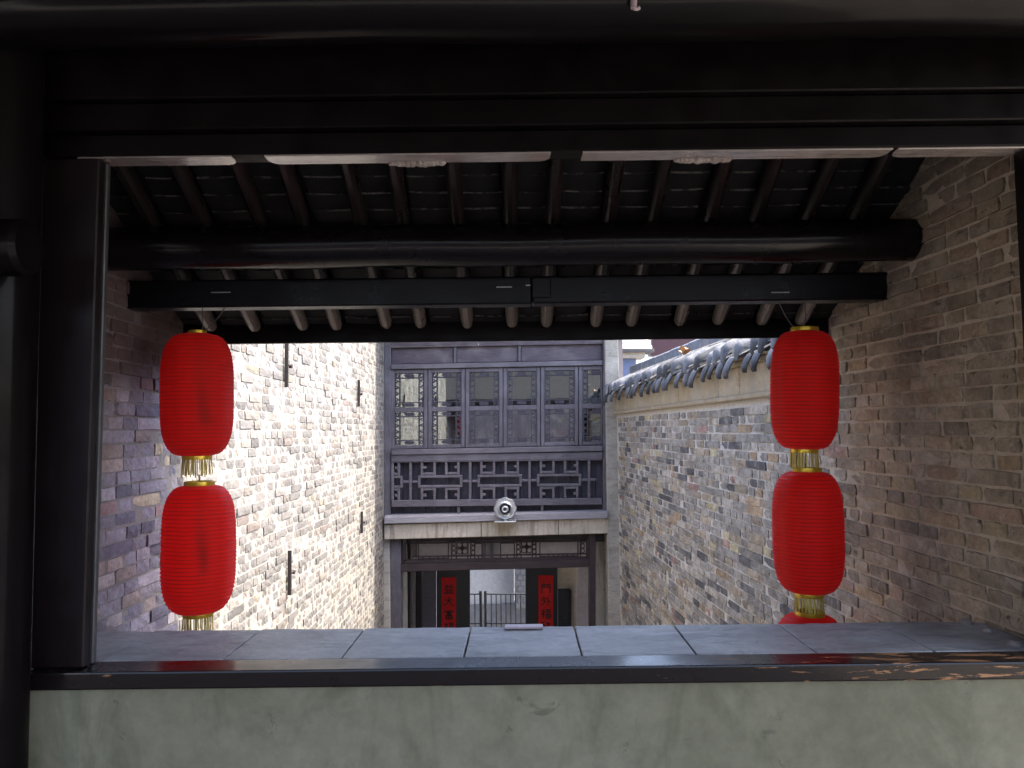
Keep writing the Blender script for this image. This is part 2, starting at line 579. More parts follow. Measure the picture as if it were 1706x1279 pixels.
def brick_variant(L, seed, rough):
    rnd = random.Random(seed)
    nx, nz = (5, 3)
    vs, fs = [], []
    xs = [-L / 2 + L * i / (nx - 1) for i in range(nx)]
    zs = [-BH / 2 + BH * j / (nz - 1) for j in range(nz)]
    skew = rnd.uniform(-1, 1) * 0.0015
    for j in range(nz):
        for i in range(nx):
            edge = (i in (0, nx - 1)) + (j in (0, nz - 1))
            x = xs[i] + rnd.uniform(-1, 1) * 0.0022 * rough
            z = zs[j] + rnd.uniform(-1, 1) * 0.0016 * rough
            if i in (0, nx - 1):
                x *= 1 - 0.0022 / L * edge * rough * rnd.uniform(0.3, 2.2)
            if j in (0, nz - 1):
                z *= 1 - 0.022 * edge * rough * rnd.uniform(0.2, 1.8)
            y = 0.005 + rnd.uniform(-1, 1) * 0.0018 * rough - 0.0010 * edge + skew * i
            vs.append((x, y, z))
    for j in range(nz - 1):
        for i in range(nx - 1):
            a = j * nx + i
            fs.append((a, a + 1, a + nx + 1, a + nx))
    ring = [i for i in range(nx)] + [j * nx + nx - 1 for j in range(1, nz)] + [(nz - 1) * nx + i for i in range(nx - 2, -1, -1)] + [j * nx for j in range(nz - 2, 0, -1)]
    o = len(vs)
    for k in ring:
        x, y, z = vs[k]
        vs.append((x * 1.01, -0.02, z * 1.03))
    n = len(ring)
    for k in range(n):
        k2 = (k + 1) % n
        fs.append((ring[k], o + k, o + k2, ring[k2]))
    return np.array(vs), fs


def palette(side, y, z):
    r = random.random()
    j = random.uniform(0.80, 1.22)
    if side == 'left':
        if r < 0.50:
            c = (0.20, 0.205, 0.225)
        elif r < 0.68:
            c = (0.27, 0.27, 0.28)
        elif r < 0.80:
            c = (0.115, 0.12, 0.145)
        elif r < 0.88:
            c = (0.27, 0.245, 0.21)
        elif r < 0.935:
            c = (0.24, 0.17, 0.155)
        elif r < 0.955:
            c = (0.36, 0.335, 0.22)
        else:
            c = (0.36, 0.355, 0.34)
        if y > 3.5:                       # sunlit bricks beyond the eave: colour darkened and warmed against the strong sun
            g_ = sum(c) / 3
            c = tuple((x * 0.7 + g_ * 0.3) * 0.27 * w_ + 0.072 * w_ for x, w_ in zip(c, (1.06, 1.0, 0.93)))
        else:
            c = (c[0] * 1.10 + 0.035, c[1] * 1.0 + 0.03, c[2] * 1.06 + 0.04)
    else:
        if r < 0.46:
            c = (0.285, 0.262, 0.235)
        elif r < 0.66:
            c = (0.39, 0.35, 0.305)
        elif r < 0.78:
            c = (0.13, 0.124, 0.125)
        elif r < 0.91:
            c = (0.36, 0.30, 0.23)
        elif r < 0.95:
            c = (0.36, 0.27, 0.18)
        elif r < 0.975:
            c = (0.42, 0.37, 0.24)
        else:
            c = (0.32, 0.21, 0.18)
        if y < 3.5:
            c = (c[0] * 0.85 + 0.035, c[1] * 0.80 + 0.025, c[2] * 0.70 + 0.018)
    return tuple(x * j for x in c)


def shelter_top(y):                       # underside of the eave roof (rafter bottoms)
    return 0.437 + 0.55 * (3.55 - y)


def occluded(px, py):
    if px < 150 or px > 1697 or py > 1040 or py < 262:
        return True
    for (a, b, c, d) in ((271, 387, 556, 1040), (1286, 1402, 550, 1040)):
        if a < px < b and c < py < d:
            return True
    return False


def make_wall(side, root):
    X = XL if side == 'left' else XR
    slope = 0.0054 if side == 'left' else -0.0503
    sgn = 1 if side == 'left' else -1            # outward normal along x
    n = Vector((sgn, -sgn * slope, 0)).normalized()
    xa = n.cross(Vector((0, 0, 1)))
    matname = 'brick_' + side
    y0, y1 = 2.28, (9.02 if side == 'left' else 8.93)
    ST = [brick_variant(0.243, 100 + i, 1.0) for i in range(7)]
    HD = [brick_variant(0.112, 200 + i, 1.0) for i in range(7)]
    STr = [brick_variant(0.250, 300 + i, 1.5) for i in range(7)]
    HDr = [brick_variant(0.115, 400 + i, 1.5) for i in range(7)]
    meshes = {}

    def shared(kind, vi):
        key = (kind, vi)
        if key not in meshes:
            vs, fs = {'S': ST, 'H': HD, 'SR': STr, 'HR': HDr}[kind][vi]
            me = bpy.data.meshes.new('brick')
            me.from_pydata([tuple(p) for p in vs], [], fs)
            me.materials.append(MAT[matname])
            a = me.color_attributes.new('tint', 'FLOAT_COLOR', 'POINT')
            a.data.foreach_set('color', [1.0] * (4 * len(vs)))
            bm = bmesh.new(); bm.from_mesh(me)
            bmesh.ops.recalc_face_normals(bm, faces=bm.faces)
            bm.to_mesh(me); bm.free()
            meshes[key] = me
        return meshes[key]

    bricks = []
    k = 0
    z = GROUND + 0.03
    while z < 1.75:
        y = 2.237
        firstb = True
        wob = random.uniform(0, 6.28)
        while y < y1:
            st = random.random() < (0.22 if side == 'left' else 0.38)
            rough = (y < 3.55 and side == 'right') or (y < 3.0 and z > 0)
            L = (0.243 if st else 0.112) * random.uniform(0.93, 1.05)
            if not st and random.random() < 0.40:
                L *= 1.38
            if side == 'left' and random.random() < 0.28:
                L *= random.uniform(0.55, 0.8)
            if firstb:
                L = min(L, random.uniform(0.07, 0.25))
                firstb = False
            yc = y + L / 2
            gap = random.uniform(0.004, 0.009)
            zz = z + 0.0035 * math.sin(yc * 1.7 + wob * 0.3) + random.uniform(-1, 1) * 0.0012
            ok = y + L < y1 + 0.02
            if side == 'right' and yc > 3.66 and zz > 0.135:
                ok = False
            if yc < 3.66 and zz > shelter_top(yc) + 0.14:
                ok = False
            if side == 'left' and yc > 3.66 and zz > 1.7:
                ok = False
            if ok:
                bricks.append((yc, zz, L, st, rough, random.randrange(7), (random.uniform(-0.002, 0.005) if rough else (random.uniform(-0.0040, -0.0015) if side == 'left' and yc > 3.4 else random.uniform(-0.0022, 0.0035)))))
            y += L + gap
        z += CP
        k += 1
    infos = []
    for i, b in enumerate(bricks):
        yc, zz, L = b[:3]
        try:
            p = (X(yc), yc, zz)
            px, py = proj(p)
            a = proj((X(yc - L / 2), yc - L / 2, zz))
            c = proj((X(yc + L / 2), yc + L / 2, zz))
            h = BH * FPX / yc
            area = abs(a[0] - c[0]) * h
            # a brick above our own eave is out of sight
            lim = 575 if yc > 3.66 else 262
            vis = not occluded(px, py) and py > lim
            if yc < 3.66 and zz > shelter_top(yc) - 0.02:
                vis = False
            # hidden behind the sill, the purlin or the tie beam
            if 262 < py < 515 and yc > 2.95 and side == 'left':
                vis = False
            infos.append((area if vis else -1, i))
        except ZeroDivisionError:
            infos.append((-1, i))
    infos.sort(reverse=True)
    single = set(i for a, i in infos[:300] if a > 0)

    base = Matrix.Identity(3)
    for r_ in range(3):
        base[r_][0], base[r_][1], base[r_][2] = xa[r_], n[r_], (0, 0, 1)[r_]
    B = np.array(base)
    V, F, T = [], [], []
    off = 0
    for i, (yc, zz, L, st, rough, vi, dep) in enumerate(bricks):
        kind = ('S' if st else 'H') + ('R' if rough else '')
        colr = palette(side, yc, zz)
        loc = Vector((X(yc), yc, zz)) + n * dep
        nom = {'S': 0.243, 'H': 0.112, 'SR': 0.250, 'HR': 0.115}[kind]
        sx = L / nom
        flip = 1 if random.random() < 0.5 else -1
        tilt = random.uniform(-1, 1) * (0.012 if rough else 0.006)
        if i in single:
            o = bpy.data.objects.new('brick', shared(kind, vi))
            mw = base.copy().to_4x4()
            mw = mw @ Matrix.Rotation(tilt, 4, 'Y') @ Matrix.Diagonal((sx, 1, 1, 1))
            mw.translation = loc
            o.matrix_world = mw
            o.color = (*colr, 1)
            COL.objects.link(o)
            o.parent = root
        else:
            vs, fs = {'S': ST, 'H': HD, 'SR': STr, 'HR': HDr}[kind][vi]
            w = vs * np.array([sx, 1, 1])
            w = w @ B.T + np.array(loc)
            V.append(w)
            F.append([tuple(q + off for q in f) for f in fs])
            T.append(np.tile(np.array([*colr, 1.0]), (len(vs), 1)))
            off += len(vs)
    V = np.concatenate(V)
    T = np.concatenate(T)
    me = bpy.data.meshes.new('brick_courses')
    me.from_pydata(V.tolist(), [], [f for g in F for f in g])
    me.materials.append(MAT[matname])
    a = me.color_attributes.new('tint', 'FLOAT_COLOR', 'POINT')
    a.data.foreach_set('color', T.ravel())
    bm = bmesh.new(); bm.from_mesh(me)
    bmesh.ops.recalc_face_normals(bm, faces=bm.faces)
    bm.to_mesh(me); bm.free()
    o = bpy.data.objects.new('brick_courses', me)
    o.color = (1, 1, 1, 1)
    o['kind'] = 'stuff'
    COL.objects.link(o)
    o.parent = root
    # mortar core
    mb = MB()
    top_far = 1.72 if side == 'left' else 0.165
    prof = [(2.236, GROUND - 0.1), (y1 + 0.03, GROUND - 0.1), (y1 + 0.03, top_far), (3.66, top_far), (3.66, shelter_top(3.66) + 0.12), (2.236, shelter_top(2.236) + 0.12)]
    face = [Vector((X(y), y, z)) - n * 0.001 for y, z in prof]
    back = [Vector((X(y), y, z)) - n * 0.34 for y, z in prof]
    mb.prism(face, back)
    mb.build('mortar', 'mortar_' + side, root)
    return n


lw = empty('brick_wall', 'sunlit grey brick wall with white lime joints and iron straps, left of the alley behind the two lanterns', 'wall', loc=(XL(2.3), 2.3, GROUND))
rw = empty('brick_wall', 'shaded brown and grey brick wall topped by clay drip tiles, right of the alley behind the three lanterns', 'wall', loc=(XR(2.3), 2.3, GROUND))
lw.location = (0, 0, 0)
rw.location = (0, 0, 0)
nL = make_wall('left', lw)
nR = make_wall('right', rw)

# iron straps on the left wall
for px, ya, yb in ((472, 571, 645), (594, 633, 677), (477, 917, 991), (599, 852, 888)):
    d = ray(px, (ya + yb) / 2)
    s = 2.0
    for _ in range(60):
        p = d * s
        s += (XL(p.y) - p.x) / d.x
    Y = (d * s).y
    z0 = at(px, yb, Y).z
    z1 = at(px, ya, Y).z
    m = MB()
    x = XL(Y)
    m.prism([(x + 0.010, Y - 0.011, z0), (x + 0.010, Y + 0.011, z0), (x + 0.010, Y + 0.007, z1), (x + 0.010, Y - 0.007, z1)],
            [(x + 0.034, Y - 0.011, z0), (x + 0.034, Y + 0.011, z0), (x + 0.034, Y + 0.007, z1), (x + 0.034, Y - 0.007, z1)])
    zc = (z0 + z1) / 2
    m.tube([(x, Y + 0.05, zc), (x + 0.045, Y + 0.05, zc - 0.005)], 0.014, 8)
    m.tube([(x + 0.03, Y, zc), (x + 0.03, Y + 0.055, zc)], 0.009, 6)
    m.build('iron_strap', 'rust_iron', lw)

# ------------------------------------------------------------------ coping of the right wall


def rwp(y, d, z):
    p = Vector((XR(y), y, z)) + nR * d
    return p


def rw_bar(name, mat, y0, y1, d0, d1, z0, z1, bevel=0.006, kind=None, wob=0.0):
    m = MB()
    m.prism([rwp(y0, d0, z0), rwp(y0, d1, z0 + wob), rwp(y0, d1, z1), rwp(y0, d0, z1)],
            [rwp(y1, d0, z0), rwp(y1, d1, z0 + wob), rwp(y1, d1, z1), rwp(y1, d0, z1)])
    o = m.build(name, mat, rw, bevel)
    if kind:
        o['kind'] = kind
    return o


YC0, YC1 = 3.70, 8.93
rw_bar('lower_moulding', 'moulding_stone', YC0, YC1, -0.02, 0.045, 0.165, 0.200, 0.008)
rw_bar('upper_moulding', 'moulding_stone', YC0, YC1, -0.02, 0.060, 0.368, 0.398, 0.008)
y = YC0
k = 0
while y < YC1 - 0.05:
    L = random.uniform(0.40, 0.62)
    y2 = min(YC1, y + L)
    rw_bar('render_slab', 'tan_plaster', y + 0.003, y2 - 0.003, -0.05, 0.018 + random.uniform(-0.002, 0.003), 0.200, 0.368, 0.004)
    y = y2
rw_bar('coping_bed', 'moulding_stone', YC0, YC1, -0.30, 0.07, 0.398, 0.43, 0.006)
rw_bar('coping_core', 'tan_plaster', YC0, YC1, -0.30, -0.10, 0.43, 0.615, 0.006)


def barrel_mesh():
    # cover tile: half pipe running down the little roof, closed end towards the alley
    m = MB()
    seg, r = 10, 0.046
    rows = []
    for (d, z, s) in ((-0.10, 0.125, 0.80), (0.035, 0.072, 0.84), (0.037, 0.070, 1.04), (0.06, 0.060, 1.0), (0.118, 0.030, 1.02), (0.142, 0.014, 1.14), (0.152, -0.004, 1.05), (0.158, -0.026, 0.80), (0.160, -0.046, 0.42)):
        sq = 1.0 if z > 0.0 else max(0.25, 1.0 + z * 11)
        rows.append([(d + (0.014 * math.sin(math.pi * k / seg) if z < 0.0 else 0), -r * s * math.cos(math.pi * k / seg), z + r * s * sq * math.sin(math.pi * k / seg)) for k in range(seg + 1)])
    vs = [p for row in rows for p in row]
    fs = []
    n_ = seg + 1
    for i in range(len(rows) - 1):
        for k in range(seg):
            fs.append((i * n_ + k, i * n_ + k + 1, (i + 1) * n_ + k + 1, (i + 1) * n_ + k))
    fs.append(tuple((len(rows) - 1) * n_ + k for k in range(n_)))
    m.add(vs, fs)
    return m


def drip_mesh():
    # pan tile with a long pointed, slightly curled lip
    m = MB()
    vs, fs = [], []
    prof = [(-0.10, 0.075, 0.050), (0.10, -0.018, 0.050), (0.132, -0.032, 0.052), (0.150, -0.055, 0.052), (0.164, -0.085, 0.046), (0.172, -0.112, 0.034), (0.172, -0.134, 0.018), (0.164, -0.148, 0.004)]
    nseg = 6
    for lay in (0, 1):
        for (d, z, w) in prof:
            for k in range(nseg + 1):
                a = -1 + 2 * k / nseg
                sag = (1 - a * a) * 0.016
                vs.append((d - 0.009 * lay + sag * (1.0 if z < -0.02 else 0.2), a * w, z - sag * (0.2 if z < -0.02 else 1.0) - 0.009 * lay * (0 if z < -0.02 else 1)))
    n_ = nseg + 1
    tot = len(prof) * n_
    for lay in (0, 1):
        for i in range(len(prof) - 1):
            for k in range(nseg):
                q = (lay * tot + i * n_ + k, lay * tot + i * n_ + k + 1, lay * tot + (i + 1) * n_ + k + 1, lay * tot + (i + 1) * n_ + k)
                fs.append(q if lay == 0 else q[::-1])
    for i in range(len(prof) - 1):
        for k in (0, nseg):
            a, b = i * n_ + k, (i + 1) * n_ + k
            fs.append((a, b, b + tot, a + tot))
    m.add(vs, fs)
    return m


def to_rw(o, y, z, tilt=0.0, dd=0.0, s=1.0):
    mw = Matrix.Identity(4)
    ya = Vector((0, 0, 1)).cross(nR)
    for r_ in range(3):
        mw[r_][0], mw[r_][1], mw[r_][2] = nR[r_], ya[r_], (0, 0, 1)[r_]
    mw.translation = rwp(y, dd, z)
    o.matrix_world = mw @ Matrix.Rotation(tilt, 4, 'X') @ Matrix.Rotation(tilt * 0.7, 4, 'Z') @ Matrix.Diagonal((s, s, s, 1))


b0 = barrel_mesh().build('cover_tile', 'tile_clay', rw, smooth=True)
d0 = drip_mesh().build('drip_tile', 'tile_clay', rw, smooth=True)
y = 3.80
first = True
while y < 8.86:
    for src, dy, zz in ((b0, 0.0, 0.432), (d0, 0.098, 0.440)):
        if first:
            o = src
        else:
            o = src.copy()
            COL.objects.link(o)
            o.parent = rw
        to_rw(o, y + dy + random.uniform(-0.012, 0.012), zz + random.uniform(-0.008, 0.008), random.uniform(-0.16, 0.16), random.uniform(-0.018, 0.014), random.uniform(0.88, 1.12))
    first = False
    y += 0.196
y = YC0
while y < 8.6:
    L = random.uniform(0.26, 0.34)
    rw_bar('ridge_tile', 'ridge_clay', y + 0.003, y + L - 0.003, -0.235, -0.145 + random.uniform(-0.004, 0.004), 0.615, 0.715 + random.uniform(-0.004, 0.004), 0.015)
    y += L
# dried leaf caught on the tiles
m = MB()
lp = rwp(5.95, 0.02, 0.56)
for k in range(5):
    a = k * 1.25
    d1 = Vector((math.cos(a) * 0.05, math.sin(a) * 0.09, 0.04 + 0.03 * (k % 2)))
    s_ = Vector((-math.sin(a), math.cos(a), 0.3)) * 0.017
    m.add([lp - s_, lp + d1 * 0.6 - s_ * 1.6 + Vector((0, 0, 0.02)), lp + d1, lp + d1 * 0.6 + s_ * 1.6, lp + s_], [(0, 1, 2, 3, 4)])
tag(m.build('dried_leaf', 'dry_leaf'), 'small curled orange dried leaf lying on the clay drip tiles of the wall', 'leaf')

# ------------------------------------------------------------------ eave roof above the opening
er = empty('eave_roof', 'dark tiled eave with round rafters, a round purlin and a square beam above the alley opening', 'roof')
XA, XB = XL(3) - 0.02, XR(3) + 0.02


def zslope(y):
    return 0.437 + 0.55 * (3.55 - y)


XRAF = [-1.46 + 0.1905 * k for k in range(17)]
# align with the rafter seen at x=842 px in the upper bay
x_ref = at(842, 290, 2.77).x
kk = round((x_ref + 1.46) / 0.1905)
sh = x_ref - (-1.46 + 0.1905 * kk)
XRAF = [x + sh for x in XRAF if XL(3) < x + sh < XR(3.3)]


def rafter_mesh():
    m = MB()
    rr, seg = 0.029, 10
    L0, L1 = 2.28, 3.555
    vs, fs = [], []
    stops = [(L0, 1, 0), (3.40, 1, 0), (3.50, 0.97, 0.001), (3.53, 0.86, 0.005), (3.55, 0.62, 0.012), (3.556, 0.3, 0.020)]
    ca, sa = 1 / math.hypot(1, 0.55), 0.55 / math.hypot(1, 0.55)
    for (y, s, lift) in stops:
        for k in range(seg):
            th = 2 * math.pi * k / seg
            x = rr * s * math.cos(th)
            h = rr * 1.25 * s * math.sin(th)
            cy, cz = y, zslope(y) + rr * 1.25 + lift
            vs.append((x, cy + h * sa, cz + h * ca))
    for i in range(len(stops) - 1):
        for k in range(seg):
            k2 = (k + 1) % seg
            fs.append((i * seg + k, i * seg + k2, (i + 1) * seg + k2, (i + 1) * seg + k))
    fs.append(tuple(range(seg)))
    fs.append(tuple((len(stops) - 1) * seg + k for k in range(seg)))
    m.add(vs, fs)
    return m


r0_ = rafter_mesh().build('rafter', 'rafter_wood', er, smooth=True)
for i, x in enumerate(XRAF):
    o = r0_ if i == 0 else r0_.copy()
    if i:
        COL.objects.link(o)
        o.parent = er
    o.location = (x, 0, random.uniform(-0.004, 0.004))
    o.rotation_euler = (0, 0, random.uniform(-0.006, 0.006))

# roof tiles seen from below between the rafters, each its own piece
tm = MB()
seg = 4
Lt, Wt, th = 0.098, 0.150, 0.010
vs = []
for lay in (0, 1):
    for j in (0, 1):
        for k in range(seg + 1):
            a = -1 + 2 * k / seg
            vs.append((a * Wt / 2, j * Lt, 0.003 * a * a + th * lay))
n_ = seg + 1
for k in range(seg):
    pass
fs_a, fs_b = [], []
for k in range(seg):
    fs_a.append((k, k + 1, n_ + k + 1, n_ + k))
    fs_a.append((2 * n_ + k, 3 * n_ + k, 3 * n_ + k + 1, 2 * n_ + k + 1))
    fs_a.append((n_ + k, n_ + k + 1, 3 * n_ + k + 1, 3 * n_ + k))
    fs_b.append((k, 2 * n_ + k, 2 * n_ + k + 1, k + 1))
fs_a += [(0, n_, 3 * n_, 2 * n_), (seg, 2 * n_ + seg, 3 * n_ + seg, n_ + seg)]
tm.add(vs, fs_a, 0)
tm.add(vs, fs_b, 1)
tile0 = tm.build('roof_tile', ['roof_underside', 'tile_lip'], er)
first = True
ang = math.atan(0.55)
gaps = [(XRAF[i] + XRAF[i + 1]) / 2 for i in range(len(XRAF) - 1)]
gaps = [XRAF[0] - 0.095] + gaps + [XRAF[-1] + 0.095]
for gx in gaps:
    y = 2.42
    while y < 3.56:
        o = tile0 if first else tile0.copy()
        if not first:
            COL.objects.link(o)
            o.parent = er
        first = False
        o.location = (gx + random.uniform(-0.008, 0.008), y + random.uniform(-0.004, 0.004), zslope(y) + 0.070 + random.uniform(-0.002, 0.002))
        o.rotation_euler = (-(ang + 0.0) + 0.10 + random.uniform(-0.02, 0.02), random.uniform(-0.03, 0.03), random.uniform(-0.03, 0.03))
        y += 0.0742
# roof deck and outer covering
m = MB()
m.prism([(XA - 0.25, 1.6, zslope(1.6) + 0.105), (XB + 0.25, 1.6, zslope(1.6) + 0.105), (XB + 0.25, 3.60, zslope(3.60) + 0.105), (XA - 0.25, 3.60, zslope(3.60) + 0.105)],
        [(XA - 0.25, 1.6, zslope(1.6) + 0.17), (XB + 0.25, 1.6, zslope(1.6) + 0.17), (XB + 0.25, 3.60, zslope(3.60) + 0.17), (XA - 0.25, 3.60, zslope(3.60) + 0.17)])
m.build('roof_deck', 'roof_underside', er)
# fascia at the eave edge, following the slight tilt of the photograph's eave
zf0, zf1 = at(640, 570, 3.585).z, at(640, 535, 3.585).z
m = MB()
m.prism([(XL(3.6) + 0.003, 3.575, zf0), (XR(3.6) - 0.003, 3.575, zf0), (XR(3.6) - 0.003, 3.575, zf0 + 0.105), (XL(3.6) + 0.003, 3.575, zf0 + 0.105)],
        [(XL(3.6) + 0.003, 3.605, zf0), (XR(3.6) - 0.003, 3.605, zf0), (XR(3.6) - 0.003, 3.605, zf0 + 0.105), (XL(3.6) + 0.003, 3.605, zf0 + 0.105)])
m.build('fascia_board', 'lacquer', er, 0.003)
# round purlin
pc = 0.240 * 2.88
m = MB()
N = 24
m.tube([(XL(2.88) - 0.03 + (XR(2.88) - XL(2.88) + 0.06) * i / N, 2.88, pc + 0.002 * math.sin(i * 0.9)) for i in range(N + 1)], [0.079 + 0.0015 * math.sin(i * 1.3) for i in range(N + 1)], 32)
m.build('purlin', 'lacquer_gloss', er, smooth=True)
# square beam under the rafters, in two lengths with a lapped joint
zb0, zb1 = at(850, 506, 3.06).z, at(850, 460, 3.06).z
xj = at(886, 490, 3.06).x
one_box('tie_beam', 'lacquer_beam', er, XL(3.1) - 0.03, xj, 3.06, 3.15, zb0, zb1, 0.006)
m = MB()
m.box(xj + 0.002, XR(3.1) + 0.03, 3.06, 3.15, zb0 + 0.001, zb1)
m.build('tie_beam', 'lacquer_beam', er, 0.006)
one_box('joint_block', 'lacquer_beam', er, xj + 0.001, xj + 0.075, 3.050, 3.0595, zb0 + 0.022, zb1 - 0.01, 0.003)
for px, py, w in ((368, 487, 32), (840, 478, 26), (880, 475, 8), (1300, 487, 30)):
    a, b = at(px - w / 2, py, 3.055), at(px + w / 2, py - 0.01 * w, 3.055)
    m = MB()
    m.tube([a, b], 0.0022, 6)
    m.build('staple', 'pale_metal', er)
# loose cable that sags along the eave edge
m = MB()
m.tube([at(640 + 390 * i / 8, 577 - 14.5 * i / 8 + (1.5 if 0 < i < 8 else 0) * math.sin(i), 3.59) for i in range(9)], 0.0016, 5)
for px, py in ((797, 570), (920, 563)):
    m.tube([at(px, py, 3.59), at(px, py + 5, 3.59)], 0.002, 5)
m.build('cable', 'pale_metal', er)

# ------------------------------------------------------------------ gallery front: parapet wall, posts, lintel
YF = 2.20
pw = empty('parapet_wall', 'low plastered parapet wall with grey stone tiles on its sill, in front across the bottom', 'wall')
zs = -(1092 - 716.5) / FPX * YF                  # sill level
xp = at(45, 1150, 2.16).x
one_box('plaster_panel', 'plaster', pw, xp, 1.62, 2.165, 2.54, -1.5, zs - 0.047, 0.004)
one_box('sill_bed', 'grey_brick_base', pw, XL(2.4) + 0.01, XR(2.4) - 0.01, 2.24, 2.555, zs - 0.046, zs - 0.021, 0.003)
joints = [-1.50, -1.17, -0.825, -0.49, -0.145, 0.188, 0.51, 0.85, 1.18, 1.505]
for i in range(len(joints) - 1):
    dx = random.uniform(-0.02, 0.02)
    m = MB()
    a, b = joints[i] + 0.0022, joints[i + 1] - 0.0022
    dz = random.uniform(-0.0015, 0.0015)
    n3 = 9
    loop = []
    j_ = lambda q=1.0: random.uniform(-0.0018, 0.0018) * q
    loop += [(a + (b - a) * i_ / n3, 2.2375 + j_() + 0.001) for i_ in range(n3 + 1)]
    loop += [(b + 0.004 * i_ / n3 + j_(0.7), 2.237 + 0.335 * i_ / n3) for i_ in range(1, n3)]
    loop += [(b - (b - a) * i_ / n3 + 0.003, 2.572 + j_(2.2)) for i_ in range(n3 + 1)]
    loop += [(a + 0.004 * (1 - i_ / n3) + j_(0.7), 2.572 - 0.335 * i_ / n3) for i_ in range(1, n3)]
    cxx_ = (a + b) / 2
    m.prism([(x_, y_, zs - 0.02) for x_, y_ in loop], [(x_, y_, zs + dz * (x_ - cxx_) / 0.17) for x_, y_ in loop])
    m.build('sill_tile', 'sill_tile', pw, 0.004, seg=2)
# painted rail along the front of the sill
m = MB()
zr = zs - 0.001
m.box(-1.62, 1.66, 2.130, 2.234, zr - 0.045, zr + 0.002)
m.build('sill_rail', 'lacquer_rail', pw, 0.005, seg=2)
# a lump of mortar spatter at the wall end of the sill
m = MB()
for px, py, Y, s in ((1609, 1032, 2.55, 0.02), (1690, 1063, 2.30, 0.02), (1644, 1050, 2.45, 0.013)):
    c = at(px, py, Y)
    c.z = zs + 0.004
    m.lathe([(0.001, s * 0.5), (s * 0.7, s * 0.4), (s, 0.0), (s * 1.1, -0.01)], c, 9)
m.build('mortar_lump', 'lime_lump', pw, smooth=True)

gf = empty('window_frame', 'dark lacquered timber frame around the wide gallery opening, post at left and lintel above', 'frame')
zl = (716.5 - 247) / FPX * 2.165
xa_, xb_ = at(62, 700, 2.17).x, at(144.5, 1000, 2.17).x
m = MB()
m.prism([(xa_, 2.165, zs + 0.002), (xb_ - 0.004, 2.165, zs + 0.002), (xb_ + 0.012, 2.165, zl), (xa_, 2.165, zl)],
        [(xa_, 2.20, zs + 0.002), (xb_ - 0.004, 2.20, zs + 0.002), (xb_ + 0.012, 2.20, zl), (xa_, 2.20, zl)])
m.build('post', 'lacquer_post', gf, 0.004)
m = MB()
m.prism([(xb_ - 0.010, 2.202, zs + 0.002), (xb_ + 0.003, 2.202, zs + 0.002), (xb_ + 0.017, 2.202, zl), (xb_ + 0.004, 2.202, zl)],
        [(xb_ - 0.010, 2.222, zs + 0.002), (xb_ + 0.003, 2.222, zs + 0.002), (xb_ + 0.017, 2.222, zl), (xb_ + 0.004, 2.222, zl)])
m.build('bead', 'bead_lit', gf, 0.003)
xr_ = at(1697, 300, 2.2).x
one_box('post', 'lacquer_post', gf, xr_, xr_ + 0.14, 2.17, 2.22, zs + 0.006, zl, 0.004)
# boards above the opening
z1_ = (716.5 - 205) / FPX * 2.16
z2_ = (716.5 - 150) / FPX * 2.13
z3_ = (716.5 - 52) / FPX * 2.10
xl2, xr2 = -1.9, 1.9
one_box('lintel_board', 'lacquer', gf, xl2, xr2, 2.165, 2.236, zl + 0.006, z1_, 0.004)
one_box('lintel_board', 'lacquer', gf, xl2, xr2, 2.135, 2.236, z1_ + 0.002, z2_, 0.004)
one_box('lintel_board', 'lacquer', gf, xl2, xr2, 2.110, 2.236, z2_ + 0.002, z3_ + 0.5, 0.004)
# thin strips with rounded ends under the lintel
for (pa, pb, ra, rb) in ((150, 400, 0, 1), (452, 916, 1, 1), (967, 1470, 0, 1), (1478, 1700, 1, 0)):
    a, b = at(pa, 256, 2.235).x, at(pb, 256, 2.235).x
    y0_, y1_ = 2.167, 2.236
    pts = []
    rad = 0.035

    def corner(cx, cy, a0, a1):
        return [(cx + rad * math.cos(R(a0 + (a1 - a0) * k / 5)), cy + rad * math.sin(R(a0 + (a1 - a0) * k / 5))) for k in range(6)]
    if ra:
        pts += [(a, y0_)]
        pts = pts[:0] + [(a, y0_)]
    else:
        pts += [(a, y0_)]
    pts += [(b, y0_)]
    pts += corner(b - rad, y1_ - rad, 0, 90) if rb else [(b, y1_)]
    pts += corner(a + rad, y1_ - rad, 90, 180) if ra else [(a, y1_)]
    m = MB()
    m.prism([(x, y_, zl) for x, y_ in pts], [(x, y_, zl + 0.0055) for x, y_ in pts])
    m.build('soffit_strip', 'soffit_sheen', gf, 0.0015)
for pa, pb in ((652, 742), (1128, 1215)):
    m = MB()
    x = pa
    while x < pb:
        c = at(x, 264, 2.234)
        e = 1 - abs((x - (pa + pb) / 2) / ((pb - pa) / 2)) ** 2
        s = 0.008 + 0.006 * e * random.random()
        c.z = zl - 0.001
        m.lathe([(0.001, -s * 0.9), (s * 0.7, -s * 0.8), (s * 1.3, -s * 0.3), (s * 1.4, 0.002)], c, 7)
        x += 7
    m.build('lime_lump', 'lime_lump', gf, smooth=True)

# round beam at the very top
m = MB()
cz, cyy = 1.098, 1.94
m.tube([(-2.2 + 4.4 * i / 24, cyy, cz + 0.003 * math.sin(i * 0.8)) for i in range(25)], [0.100 + 0.002 * math.sin(i * 1.7) for i in range(25)], 36)
tag(m.build('round_beam', 'lacquer_top', smooth=True), 'round black lacquered beam with a pale highlight, across the very top edge', 'beam')
# metal hook hanging from it
m = MB()
a = at(1056, -6, 1.83)
b = at(1056, 14, 1.83)
m.tube([a, b], 0.008, 8)
m.tube([b, b + Vector((0.008, 0, -0.001)), b + Vector((0.014, 0, 0.002))], 0.005, 8)
tag(m.build('hook', 'pink_plate', smooth=True), 'small pale hook hanging from the round beam at the top edge', 'hook')
